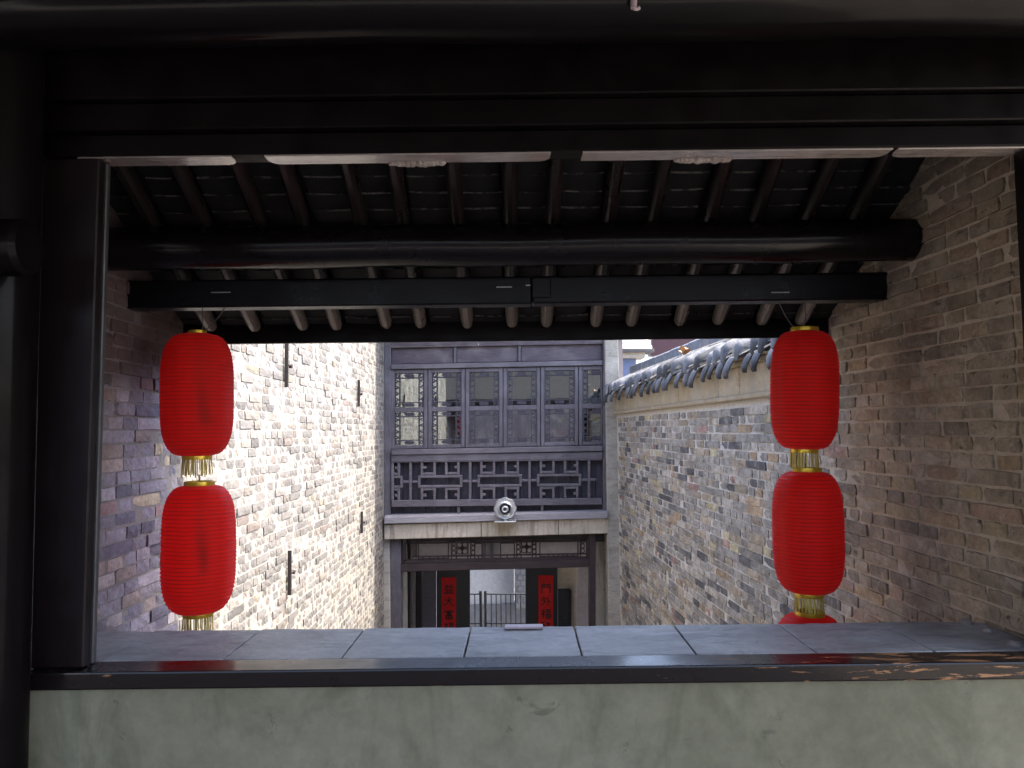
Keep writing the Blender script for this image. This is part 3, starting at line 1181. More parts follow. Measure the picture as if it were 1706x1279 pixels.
# cross beam running back over the gallery at top left
pcb = at(71, 100, 2.10)
one_b = MB()
one_b.box(pcb.x - 0.16, pcb.x, 0.3, 2.105, pcb.z, pcb.z + 0.16)
tag(one_b.build('cross_beam', 'brown_wood', None, 0.012, seg=2), 'reddish black cross beam running towards the viewer at the upper left corner', 'beam')
# round column at left
cl = empty('round_column', 'glossy dark round column at the far left edge of the opening', 'column')
cr = 0.12
cxm = at(46, 800, 2.05).x - cr
m = MB()
m.tube([(cxm, 2.05, -1.5 + 2.85 * i / 10) for i in range(11)], cr, 40)
m.build('shaft', 'lacquer_round', cl, smooth=True)
m = MB()
m.lathe([(cr + 0.03, -0.10), (cr + 0.06, -0.04), (cr + 0.05, 0.0), (cr, 0.004)], (cxm, 2.05, -1.40), 32)
m.build('base', 'grey_brick_base', cl, smooth=True)
m = MB()
c = at(0, 413, 1.90)
e = at(50, 413, 1.90)
m.tube([(c.x - 0.5, 1.90, c.z), (e.x - 0.012, 1.90, c.z), (e.x, 1.90, c.z)], [0.070, 0.070, 0.058], 24)
tag(m.build('round_rail', 'lacquer_round', smooth=True), 'short round dark timber end beside the left column, halfway up', 'rail')

# gallery shell round the viewer
one_box('gallery_floor', 'gallery_floor', None, -3.6, 3.6, -2.4, 2.16, -1.62, -1.50, 0, 'structure')
one_box('gallery_ceiling', 'brown_wood', None, -3.6, 3.6, -1.7, 2.27, 1.34, 1.42, 0, 'structure')
one_box('gallery_side_wall', 'gallery_plaster', None, -3.75, -3.6, -2.4, 2.27, -1.62, 1.34, 0, 'structure')
one_box('gallery_front_wall', 'gallery_plaster', None, -3.6, -1.93, 2.17, 2.27, -1.5, 1.34, 0, 'structure')
one_box('gallery_front_wall', 'gallery_plaster', None, 1.93, 3.6, 2.17, 2.27, -1.5, 1.34, 0, 'structure')

one_box('gallery_rear_beam', 'brown_wood', None, -3.6, 3.6, -1.7, -1.6, 1.10, 1.34, 0, 'structure')
one_box('added_rear_wall', 'facade_board', None, -9, 9, -9.4, -9.0, GROUND, 0.8, 0, 'structure')  # unseen wall added behind the viewer to shape fill light and pane reflections

# thin pale plate lying on the ledge
a, b = at(841, 1040, 2.555), at(904, 1040, 2.555)
m = MB()
m.box(a.x, b.x, 2.528, 2.566, zs + 0.003, zs + 0.009)
tag(m.build('metal_strip', 'pink_plate', None, 0.001), 'thin pinkish strip lying on the back edge of the stone sill', 'strip')

# ------------------------------------------------------------------ lanterns


def lantern(px_t, y_top, y_bot, Y, label, group, side, wires=None, seed=0, cap=1.0, width=115):
    rnd = random.Random(seed)
    sdn_first = seed == 1
    pt, pb = at(px_t[0], y_top, Y), at(px_t[1], y_bot, Y)
    H = (pt - pb).length
    Rm = width / 2 / FPX * Y
    root = empty('red_lantern', label, 'lantern', group, loc=(pb + pt) / 2)
    ctr = Vector((0, 0, -H / 2))
    nr, seg = 33, 64
    prof = []
    for i in range(nr * 3 + 1):
        tt = i / (nr * 3)
        u = 2 * tt - 1
        k = (1 - abs(u) ** 3.6) ** (1 / 2.2)
        r = Rm * (0.40 + 0.60 * k)
        ph = (i % 3)
        if ph != 0:
            r -= 0.0016
        prof.append((r, tt * H))
    vs, fs, mi = [], [], []
    gore = rnd.uniform(0, 6.28)
    for i, (r, z) in enumerate(prof):
        tt = i / (len(prof) - 1)
        env = math.sin(math.pi * tt) ** 0.5
        for k in range(seg):
            th = 2 * math.pi * k / seg
            fold = 1 + 0.010 * env * math.cos(7 * th + gore) - 0.030 * env * max(0, math.cos(2.5 * th + gore * 2)) ** 14
            fold += 0.010 * noise.noise(Vector((math.cos(th) * 1.3, math.sin(th) * 1.3, tt * 2.0 + seed)))
            vs.append((r * fold * math.cos(th), r * fold * math.sin(th), z - H / 2))
    m = MB()
    for i in range(len(prof) - 1):
        for k in range(seg):
            k2 = (k + 1) % seg
            fs.append((i * seg + k, i * seg + k2, (i + 1) * seg + k2, (i + 1) * seg + k))
    m.add(vs, fs)
    body = m.build('shade', 'lantern_silk', root, smooth=True)
    m = MB()
    for i in range(0, nr + 1):
        r, z = prof[i * 3]
        pts = []
        ring = []
        for k in range(seg):
            p = Vector(vs[i * 3 * seg + k])
            rad = Vector((p.x, p.y, 0)).normalized()
            for (dr, dz) in ((0.0011, 0), (-0.0012, 0.0013), (-0.0012, -0.0013)):
                ring.append(p + rad * dr + Vector((0, 0, dz)))
        f2 = []
        for k in range(seg):
            k2 = (k + 1) % seg
            for a_ in range(3):
                b_ = (a_ + 1) % 3
                f2.append((k * 3 + a_, k2 * 3 + a_, k2 * 3 + b_, k * 3 + b_))
        m.add(ring, f2)
    m.build('wire_hoops', 'lantern_rib', root)
    # flap added inside the silk beside its wire, shaped to throw a dark silhouette
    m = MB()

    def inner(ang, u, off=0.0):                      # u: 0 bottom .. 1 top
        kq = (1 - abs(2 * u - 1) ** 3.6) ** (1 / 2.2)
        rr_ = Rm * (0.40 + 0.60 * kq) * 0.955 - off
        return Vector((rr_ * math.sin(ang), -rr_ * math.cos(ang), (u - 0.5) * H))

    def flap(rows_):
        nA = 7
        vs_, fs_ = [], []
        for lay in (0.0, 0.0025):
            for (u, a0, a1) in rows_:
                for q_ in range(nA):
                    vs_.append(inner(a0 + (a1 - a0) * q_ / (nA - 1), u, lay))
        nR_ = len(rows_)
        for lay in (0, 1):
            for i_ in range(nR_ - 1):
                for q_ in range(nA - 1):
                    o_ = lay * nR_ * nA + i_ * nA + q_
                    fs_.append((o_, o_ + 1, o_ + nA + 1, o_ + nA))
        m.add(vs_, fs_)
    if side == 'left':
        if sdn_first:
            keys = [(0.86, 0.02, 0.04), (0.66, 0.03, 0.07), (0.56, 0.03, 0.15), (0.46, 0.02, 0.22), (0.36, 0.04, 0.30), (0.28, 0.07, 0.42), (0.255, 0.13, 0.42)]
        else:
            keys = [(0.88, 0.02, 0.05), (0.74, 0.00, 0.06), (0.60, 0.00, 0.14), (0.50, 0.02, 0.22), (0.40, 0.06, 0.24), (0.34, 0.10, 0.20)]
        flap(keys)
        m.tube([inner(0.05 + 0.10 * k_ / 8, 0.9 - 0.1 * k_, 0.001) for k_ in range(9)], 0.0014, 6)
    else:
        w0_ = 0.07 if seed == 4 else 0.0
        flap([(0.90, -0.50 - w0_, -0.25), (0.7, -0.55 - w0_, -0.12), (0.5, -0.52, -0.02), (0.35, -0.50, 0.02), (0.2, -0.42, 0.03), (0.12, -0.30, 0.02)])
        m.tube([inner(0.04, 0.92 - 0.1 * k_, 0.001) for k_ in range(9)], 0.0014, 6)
    m.build('shadow_flap', 'lantern_shadow_flap' if side == 'left' else 'lantern_shadow_band', root)
    # caps
    rc = Rm * 0.40
    m = MB()
    m.lathe([(rc * 1.03 * cap, 0.0), (rc * 1.05 * cap, 0.004), (rc * 1.02 * cap, 0.017), (rc * 0.92 * cap, 0.018), (rc * 0.92 * cap, 0.0)], (0, 0, H / 2 - 0.002), 32)
    m.lathe([(0.001, 0.004), (rc * 0.95, 0.004)], (0, 0, H / 2 - 0.002), 32)
    m.build('top_cap', 'brass_cap', root, smooth=True)
    m = MB()
    m.lathe([(rc * 0.96, -0.014), (rc * 1.02, -0.014), (rc * 1.04, -0.003), (rc * 1.02, 0.002), (0.001, 0.002)], (0, 0, -H / 2), 32)
    m.build('bottom_cap', 'brass_cap', root, smooth=True)
    # fringe: paper strips hanging round the bottom cap
    m = MB()
    Lf = 0.072
    for k in range(54):
        th = 2 * math.pi * k / 54 + rnd.uniform(-0.03, 0.03)
        if rnd.random() < 0.12:
            continue
        w = rnd.uniform(0.0014, 0.0026)
        ra, rb_ = rc * 0.99, rc * (1.02 + rnd.uniform(-0.06, 0.08))
        ln = Lf * rnd.uniform(0.84, 1.04)
        dx = Vector((-math.sin(th), math.cos(th), 0)) * w
        rad = Vector((math.cos(th), math.sin(th), 0))
        sw = rnd.uniform(-0.003, 0.003)
        p0 = rad * ra + Vector((0, 0, -H / 2 - 0.010))
        p1 = rad * (ra + rb_) / 2 + dx * sw * 200 + Vector((0, 0, -H / 2 - 0.01 - ln * 0.5))
        p2 = rad * rb_ + dx * sw * 400 + Vector((0, 0, -H / 2 - 0.01 - ln))
        tk = rad * 0.0006
        for q0, q1 in ((p0, p1), (p1, p2)):
            m.prism([q0 - dx, q0 + dx, q1 + dx, q1 - dx], [q0 - dx + tk, q0 + dx + tk, q1 + dx + tk, q1 - dx + tk])
    m.build('fringe', 'gold_fringe', root)
    # hanging wires
    if wires:
        m = MB()
        for pts in wires:
            m.tube([Vector(p) - root.location for p in pts], 0.0022, 6)
        m.build('hanging_wire', 'wire', root)
    root.rotation_euler = (rnd.uniform(-0.01, 0.01), math.atan2(pt.x - pb.x, pt.z - pb.z), -math.atan2(root.location.x, root.location.y))
    return root


YLN = 3.09


def catenary(pa, pb, Ya, Yb, sag):
    a, b = at(*pa, Ya), at(*pb, Yb)
    return [a.lerp(b, t_) + Vector((0, 0, -sag * math.sin(math.pi * t_))) for t_ in (0, .2, .4, .6, .8, 1)]


LS = [
    ((329, 328), 557, 759, 'upper red lantern of the two by the sunlit brick wall, hung by bent wires', 'left', [((337, 512), (338, 553)), ((375, 512), (339, 552))], 1, 116),
    ((332, 330), 808, 1020, 'lower of the two red lanterns at left, its fringe just above the stone sill', 'left', [((331, 790), (333, 812))], 2, 117),
    ((1340, 1340), 552, 748, 'uppermost red lantern at right, hung by thin wires below the tile topped wall', 'right', [((1296, 500), (1325, 548)), ((1342, 505), (1341, 548))], 3, 109),
    ((1344, 1348), 785, 987, 'middle red lantern at right, with gold caps above and below', 'right', [((1341, 772), (1344, 788))], 4, 113),
    ((1349, 1352), 1024, 1236, 'lowest red lantern at right, only its top showing above the sill', 'right', [((1348, 1008), (1349, 1028))], 5, 115),
]
for px_t, yt, yb, lab, sd, ws, sdn, wd in LS:
    wires = []
    for w in ws:
        wires.append(catenary(w[0], w[1], YLN if len(ws) == 1 else 3.085, YLN, 0.012 if len(ws) > 1 else 0))
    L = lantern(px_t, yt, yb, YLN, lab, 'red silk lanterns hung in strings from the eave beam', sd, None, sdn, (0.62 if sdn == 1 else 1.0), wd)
    # wires stay in world orientation, so give them the inverse of the lantern's turn
    m = MB()
    bpy.context.view_layer.update()
    inv = (Matrix.Translation(L.location) @ L.rotation_euler.to_matrix().to_4x4()).inverted()
    for pts in wires:
        m.tube([inv @ Vector(p) for p in pts], 0.0022, 6)
    m.build('hanging_wire', 'wire', L)

# ------------------------------------------------------------------ the house across the alley
YH = 9.0
hs = empty('courtyard_house', 'weathered purple grey timber house front with latticed windows at the end of the alley', 'house')


def qpts(x0, x1, ya, yb, Y, s=-0.0115, xr=830.0):
    f_ = lambda x, y: at(x, y + s * (x - xr), Y)
    return [f_(x0, yb), f_(x1, yb), f_(x1, ya), f_(x0, ya)]


def fbar(m, x0, x1, ya, yb, Y, dep, s=-0.0115, mi=0):
    fr = qpts(x0, x1, ya, yb, Y, s)
    k = (Y + dep) / Y
    bk = [Vector((p.x, Y + dep, p.z)) for p in fr]
    m.prism(fr, bk, mi)


def fpart(name, mat, parent, x0, x1, ya, yb, Y, dep, s=-0.0115, bevel=0.005):
    m = MB()
    fbar(m, x0, x1, ya, yb, Y, dep, s)
    return m.build(name, mat, parent, bevel)


# upper wall of boards
fpart('side_post', 'facade_wood_upright', hs, 640, 651, 470, 868, YH + 0.01, 0.14, 0)
fpart('side_post', 'facade_wood_upright', hs, 1004.5, 1012, 470, 868, YH - 0.01, 0.14, 0)
fpart('head_beam', 'facade_board', hs, 651, 1004, 480, 576, YH + 0.02, 0.12, -0.02)
for a, b in ((653, 755.5), (760.5, 863), (868, 1003)):
    fpart('wall_board', 'facade_board', hs, a, b, 576.3, 603, YH + 0.07, 0.03, -0.02)
for a in (755.7, 863.2):
    fpart('stile', 'facade_wood_upright', hs, a, a + 4.6, 576.3, 603, YH + 0.04, 0.06, -0.02)
fpart('rail', 'facade_wood', hs, 651.5, 1004, 603.3, 611.5, YH - 0.01, 0.11, -0.02)

# windows
cols = [650.5, 712.7, 775.0, 838.0, 900.6, 964.0, 1004.0]


def row(x, a, b):
    return a + (b - a) * (x - 650) / 356.0


LATD = 0.028


def ring(m, cx, cy, r, Y, w=1.3, n=10, sy=1.0):
    for k in range(n):
        a0, a1 = 2 * math.pi * k / n, 2 * math.pi * (k + 1) / n
        q = []
        for (aa, rr) in ((a0, r - w / 2), (a1, r - w / 2), (a1, r + w / 2), (a0, r + w / 2)):
            q.append(at(cx + rr * math.cos(aa), cy + rr * sy * math.sin(aa), Y))
        m.prism(q, [Vector((p.x, Y + LATD * 0.7, p.z)) for p in q])


def sbar(m, xa, ya, xb, yb, w, Y, dep=0.025):
    dx, dy = xb - xa, yb - ya
    L = math.hypot(dx, dy)
    nx, ny = -dy / L * w / 2, dx / L * w / 2
    q = [at(xa + nx, ya + ny, Y), at(xb + nx, yb + ny, Y), at(xb - nx, yb - ny, Y), at(xa - nx, ya - ny, Y)]
    m.prism(q, [Vector((p.x, Y + dep, p.z)) for p in q])


wcount = 0
for ci in range(6):
    xa0, xb0 = cols[ci] + 0.5, cols[ci + 1] - 0.5
    top_l, top_r = row(xa0, 616, 609), row(xb0, 616, 609)
    mid_l, mid_r = row(xa0, 682, 675), row(xb0, 682, 675)
    bot_l, bot_r = row(xa0, 748, 741), row(xb0, 748, 741)
    s = (top_r - top_l) / (xb0 - xa0)
    xm = (xa0 + xb0) / 2
    root = hs
    m = MB()
    full = ci < 5
    xe = xb0
    Yw = YH + 0.02 + 0.004 * (ci % 2)
    sref = s
    for (x0, x1, y0, y1) in ((xa0, xa0 + 6.0, (top_l + top_r) / 2, (bot_l + bot_r) / 2), (xe - (6.0 if full else 2.0), xe, (top_l + top_r) / 2, (bot_l + bot_r) / 2)):
        q = [at(x0, y1 + s * (x0 - xm), Yw), at(x1, y1 + s * (x1 - xm), Yw), at(x1, y0 + s * (x1 - xm), Yw), at(x0, y0 + s * (x0 - xm), Yw)]
        m.prism(q, [Vector((p.x, Yw + 0.055, p.z)) for p in q])
    for (y0, y1) in ((0, 6.5), (63.0, 71.0), (126, 132)):
        q = [at(x, (top_l + top_r) / 2 + yy + s * (x - xm), Yw + 0.003) for x, yy in ((xa0 + 6.1, y1), (xe - (6.1 if full else 2.1), y1), (xe - (6.1 if full else 2.1), y0), (xa0 + 6.1, y0))]
        m.prism(q, [Vector((p.x, Yw + 0.052, p.z)) for p in q])
    win = m.build('window', 'facade_wood_upright', hs, 0.004)
    for ri in range(2):
        ya = (top_l + top_r) / 2 + (6.5 if ri == 0 else 71.0)
        yb = (top_l + top_r) / 2 + (63.0 if ri == 0 else 126.0)
        x0, x1 = xa0 + 6.0, xe - (6.0 if full else 2.0)
        yy = lambda x, y: y + s * (x - xm)
        # pane
        m = MB()
        q = [at(x0 - 1, yy(x0, yb + 1), Yw + 0.047), at(x1 + 1, yy(x1, yb + 1), Yw + 0.047), at(x1 + 1, yy(x1, ya - 1), Yw + 0.047), at(x0 - 1, yy(x0, ya - 1), Yw + 0.047)]
        m.prism(q, [Vector((p.x, Yw + 0.051, p.z)) for p in q])
        if ci in (1, 2, 4):
            t_ = {1: -0.026, 2: -0.012, 4: -0.021}[ci]
            mid_ = sum((p.x for p in q)) / 4
            m.v = [(v[0], v[1] + (v[0] - mid_) * t_, v[2]) for v in m.v]
        m.build('pane', 'glass', win)
        # carved lattice border
        m = MB()
        Yl = Yw + 0.012
        ix0, ix1 = x0 + 8.5, (x1 - 8.5 if full else x1)
        iy0, iy1 = ya + 7.5, yb - 8.0
        sbar(m, x0, yy(x0, iy0), x1, yy(x1, iy0), 1.5, Yl)
        sbar(m, x0, yy(x0, iy1), x1, yy(x1, iy1), 1.5, Yl)
        sbar(m, ix0, ya, ix0, yb, 1.5, Yl + 0.001)
        if full:
            sbar(m, ix1, ya, ix1, yb, 1.5, Yl + 0.001)
        sbar(m, x0 + .8, ya, x0 + .8, yb, 1.6, Yl + 0.001)
        if full:
            sbar(m, x1 - .8, ya, x1 - .8, yb, 1.6, Yl + 0.001)
        for cy_ in (ya + 3.7, yb - 4.0):
            ring(m, x0 + 4.3, yy(x0, cy_), 2.4, Yl)
            if full:
                ring(m, x1 - 4.3, yy(x1, cy_), 2.4, Yl)
            cxx = (ix0 + (ix1 if full else x0 + 38)) / 2
            for dx_ in (-4.5, 0, 4.5):
                ring(m, cxx + dx_, yy(cxx, cy_), 2.2, Yl, 1.8, 8)
            sbar(m, cxx - 8.5, yy(cxx, cy_), cxx + 8.5, yy(cxx, cy_), 1.6, Yl - 0.001)
        for sx_, sg in ((x0 + 4.3, 1), (x1 - 4.3, -1)):
            if sg == -1 and not full:
                continue
            hh = iy1 - iy0
            for kq in range(4):
                c0 = iy0 + hh * (kq + 0.5) / 4
                sbar(m, sx_ - 3.4 * sg, yy(sx_, c0 - 3.2), sx_ + 2.2 * sg, yy(sx_, c0), 1.6, Yl)
                sbar(m, sx_ + 2.2 * sg, yy(sx_, c0), sx_ - 3.4 * sg, yy(sx_, c0 + 3.2), 1.6, Yl)
                sbar(m, sx_ + 2.2 * sg, yy(sx_, c0), sx_ + 4.2 * sg, yy(sx_, c0), 1.8, Yl)
        m.build('lattice', 'recess_board', win)

fpart('rail', 'facade_wood', hs, 651.5, 1004, 745.5, 754.5, YH - 0.035, 0.13, -0.0195)
fpart('rail', 'facade_wood', hs, 651.5, 1004, 755.0, 766.5, YH - 0.015, 0.10, -0.014)
# balustrade fretwork
fr = empty('x', None, None) if False else None
m = MB()
YB = YH - 0.01
s_ = -0.0115
fbar(m, 652, 1003, 764.5, 768.5, YB, 0.05, s_)
fbar(m, 652, 1003, 831.5, 842.5, YB - 0.005, 0.055, s_)
fbar(m, 651.5, 656, 768.6, 831.4, YB, 0.05, s_)
fret_frame = m.build('balustrade', 'facade_wood', hs, 0.004)


def fb(name, x0, x1, y0, y1, dy=0.0):
    m = MB()
    fbar(m, x0, x1, y0, y1, YB + 0.004 + dy, 0.036, s_)
    return m.build(name, 'facade_wood', fret_frame, 0.004)


CP_ = 99.4
for u_, cxu in enumerate((633.8, 733.2, 832.4, 931.6)):
    lo = 656.2

    def cl_(a, b):
        return max(a, lo), min(b, 1002)

    for vx in (-30.5, -9.5, 10.0, 30.3):
        x = cxu + vx
        if x - 2 > lo:
            fb('fret_bar', x - 2.1, x + 2.1, 768.6, 790.4)
            fb('fret_bar', x - 2.1, x + 2.1, 811.2, 831.4)
    for (a, b) in ((-30, -10), (10, 30)):
        a2, b2 = cl_(cxu + a, cxu + b)
        if b2 - a2 > 3:
            fb('fret_bar', a2, b2, 785.6, 789.6, 0.003)
            fb('fret_bar', a2, b2, 811.6, 815.6, 0.003)
            hx = cxu + (a if a < 0 else b - 7)
            if hx > lo:
                fb('fret_bar', hx + 1, hx + 7, 775, 779.5, 0.004)
                fb('fret_bar', hx + 1, hx + 7, 821, 826, 0.004)
    a2, b2 = cl_(cxu - 37, cxu + 37)
    fb('fret_bar', a2, b2, 790.6, 794.6, -0.002)
    fb('fret_bar', a2, b2, 806.8, 811.0, -0.002)
    for sg in (-1, 1):
        x = cxu + 35 * sg
        if x - 2 > lo:
            fb('fret_bar', x - 2.2, x + 2.2, 794.8, 806.6, -0.002)
    x = cxu + CP_ / 2 + 0.2
    if x < 1000:
        fb('fret_bar', x - 2.2, x + 2.2, 768.6, 831.4, 0.001)
        fb('fret_bar', cxu + 37.4, x - 2.4, 798.6, 802.8, 0.002)
        a2, b2 = cl_(x + 2.4, cxu + CP_ - 37.4)
        fb('fret_bar', a2, b2, 798.6, 802.8, 0.002)
# backing boards behind the fretwork
xq = 652
while xq < 1003:
    w = random.uniform(16, 24)
    fpart('backing_board', 'recess_board', hs, xq, min(1003.5, xq + w) - 0.5, 766, 860, YH + 0.085 + random.uniform(0, 0.004), 0.02, -0.0115, 0.003)
    xq += w
# lower opening with small uprights, sill
for xq in (761.6, 900.8):
    fpart('stile', 'facade_wood_upright', hs, xq, xq + 5, 842.6, 858, YH - 0.005, 0.08, -0.02)
m = MB()
fr_ = qpts(640, 1013, 856.5, 868, YH - 0.11, -0.0245)
bk_ = qpts(640, 1013, 853.0, 868, YH - 0.0, -0.0225)
for a_, b_ in zip(fr_, bk_):
    b_.y = YH + 0.1
    if a_.z < b_.z:
        pass
bk_[0].z, bk_[1].z = fr_[0].z, fr_[1].z
m.prism(fr_, bk_)
m.build('window_sill', 'sill_wood', hs, 0.006)
# stone lintel in three lengths
for a, b in ((640, 801.5), (802.3, 930), (930.8, 1013)):
    fpart('stone_lintel', 'lintel_stone', hs, a, b, 868.6, 893.5, YH - 0.06 + random.uniform(-0.003, 0.003), 0.32, -0.0275, 0.006)
# piers at both ends
m = MB()
fr_ = [at(642.5, 1250, YH - 0.03), at(654, 1250, YH - 0.03), at(654, 480, YH - 0.03), at(618, 480, YH - 0.03)]
bk_ = [Vector((p.x, YH + 2.2, p.z)) for p in fr_]
fr_[1].x = bk_[1].x = at(650, 700, YH).x
fr_[2].x = bk_[2].x = at(648, 700, YH).x
m = MB()
q = []
xleft = XL(9.0)
pp = [(xleft - 0.2, GROUND), (at(650, 900, YH).x, GROUND), (at(647, 600, YH).x, 1.6), (xleft - 0.2, 1.6)]
m.prism([(x, YH + 0.02, z) for x, z in pp], [(x, YH + 2.3, z) for x, z in pp])
m.build('pier', 'pier_render', hs, 0.01)
m = MB()
x0, x1 = at(1012.5, 800, YH - 0.08).x, XR(8.95) + 0.3
pp = [(at(1012, 1030, YH).x + 0.0, GROUND), (x1, GROUND), (x1, 1.6), (at(1006.5, 560, YH).x, 1.6)]
m.prism([(x, YH - 0.05, z) for x, z in [pp[0], (XR(8.9) + 0.12, GROUND), (XR(8.9) + 0.02, 1.6), pp[3]]], [(x, YH + 2.3, z) for x, z in [pp[0], (XR(8.9) + 0.12, GROUND), (XR(8.9) + 0.02, 1.6), pp[3]]])
m.build('pier', 'pier_render', hs, 0.01)
# roof and floors
m = MB()
m.prism([(-2.2, 8.55, 1.50), (2.2, 8.55, 1.50), (2.2, 11.4, 2.3), (-2.2, 11.4, 2.3)], [(-2.2, 8.55, 1.62), (2.2, 8.55, 1.62), (2.2, 11.4, 2.45), (-2.2, 11.4, 2.45)])
m.build('roof', 'tile_clay', hs)
m = MB()
m.box(-1.5, 1.5, YH + 0.27, YH + 2.25, -1.32, -1.18)
m.build('storey_floor', 'brown_wood', hs)
m = MB()
m.box(-1.7, 1.6, YH + 2.2, YH + 2.3, -1.2, 1.9)
m.build('rear_wall', 'dark_wall', hs)

# ground floor: posts and hanging fretwork
fpart('side_post', 'facade_wood_upright', hs, 650.5, 668, 890, 1240, YH + 0.05, 0.16, 0)
fpart('side_post', 'brown_wood', hs, 981.8, 992.5, 880, 1240, YH + 0.05, 0.14, 0)
fpart('beam', 'brown_wood', hs, 668.2, 981.5, 935.5, 948.5, YH + 0.06, 0.12, -0.026)
m = MB()
YG = YH + 0.085
sG = -0.0175


def hb(x0, y0, x1, y1, w=1.7):
    w *= 1.3
    sbar(m, x0, y0 + sG * (x0 - 830), x1, y1 + sG * (x1 - 830), w, YG, 0.025)


hb(672, 892.5, 981, 892.5, 4)
hb(672, 932.5, 981, 932.5, 4.5)
hb(674, 892, 674, 932, 4)
hb(979, 892, 979, 932, 4)
hb(686, 900, 978, 900, 1.6)
hb(686, 925, 978, 925, 1.8)
for x in (697, 747, 752, 760.5, 779.5, 784, 791, 803, 834, 857, 861, 868, 887, 893, 899.5, 963, 967):
    hb(x, 894, x, 931, 1.5)
for x in (704, 716, 730, 739, 914, 922, 930, 938, 945, 955, 797, 845):
    hb(x, 893, x, 900, 1.4)
    hb(x, 925, x, 931, 1.4)
hb(697, 928.3, 747, 928.3, 1.1)
hb(899, 928.3, 963, 928.3, 1.1)
hb(791, 905, 803, 905, 1.2)
hb(834, 905, 857, 905, 1.2)
for cxx in (770, 877.5):
    cyy_ = 912 + sG * (cxx - 830)
    hb(cxx, 900, cxx, 925, 1.6)
    hb(cxx - 9.5, 912, cxx + 9.5, 912, 1.6)
    for dx_, dy_ in ((-4.6, -5.6), (4.6, -5.6), (-4.6, 5.6), (4.6, 5.6)):
        ring(m, cxx + dx_, cyy_ + dy_, 4.2, YG, 1.3, 8, 1.1)
    ring(m, cxx, cyy_, 2.4, YG, 2.2, 8)
for xc in (756, 788, 863.5, 890, 971):
    for yc in (904, 912, 920):
        ring(m, xc, yc + sG * (xc - 830), 3.0, YG, 1.2, 8, 1.3)
m.build('hanging_fretwork', 'brown_wood', hs)

# passage behind
YD = 11.0
for nm, mt, a, b, ya, yb, Y, d in (
        ('inner_wall', 'dark_wall', 640, 727, 850, 1260, YD + 0.06, 0.12),
        ('inner_wall', 'tan_wall', 929, 962.5, 850, 1260, YD + 0.06, 0.12),
        ('inner_wall', 'pink_wall', 963, 1000, 850, 1260, YD - 0.10, 0.12),
        ('overdoor_wall', 'pink_wall', 694, 978, 860, 939, YH + 0.85, 0.10),
        ('inner_post', 'brown_wood', 675.5, 684, 850, 1260, YD - 0.5, 0.12),
        ('inner_post', 'brown_wood', 692.5, 703, 850, 1260, YD - 0.3, 0.12),
        ('pale_panel', 'pink_wall', 668, 694, 850, 1260, YD + 0.02, 0.03),
        ('inner_post', 'dark_wall', 803.5, 809, 860, 946, YH + 0.70, 0.06),
        ('inner_post', 'dark_wall', 817, 822, 860, 946, YH + 0.70, 0.06)):
    fpart(nm, mt, hs, a, b, ya, yb, Y, d, 0, 0.004)
for lab, a, b, dy in (('left', 727.5, 783, 0), ('right', 875.5, 929, 0)):
    m = MB()
    fbar(m, a, b, 944 - (1 if a < 800 else 2), 1260, YD, 0.045, -0.01)
    door = m.build('door', 'black_door', hs, 0.006)
    m = MB()
    xm_ = (a + b) / 2
    ring(m, (b - 5 if a < 800 else a + 6), 1075, 5, YD - 0.02, 1.5, 12)
    m.build('handle', 'dark_metal', door)
# black notice board leaning beside the right leaf
m = MB()
fbar(m, 929.5, 949, 983, 1260, YD - 0.16, 0.03, 0)
nb_ = m.build('notice_board', 'black_door', None, 0.004)
tag(nb_, 'narrow black board with brown edge standing right of the black door leaf', 'board')
m = MB()
fbar(m, 949.2, 952, 983, 1260, YD - 0.165, 0.04, 0)
fbar(m, 929.5, 949, 981, 982.9, YD - 0.165, 0.04, 0)
m.build('edge_strip', 'brown_wood', nb_)
m = MB()
for (xa1, ya1, xb1, yb1) in ((936, 1010, 942, 1016), (942, 1012, 939, 1020), (935, 1031, 943, 1029), (938, 1029, 940, 1037)):
    sbar(m, xa1, ya1, xb1, yb1, 0.9, YD - 0.163, 0.002)
m.build('lettering', 'tile_lip', nb_)

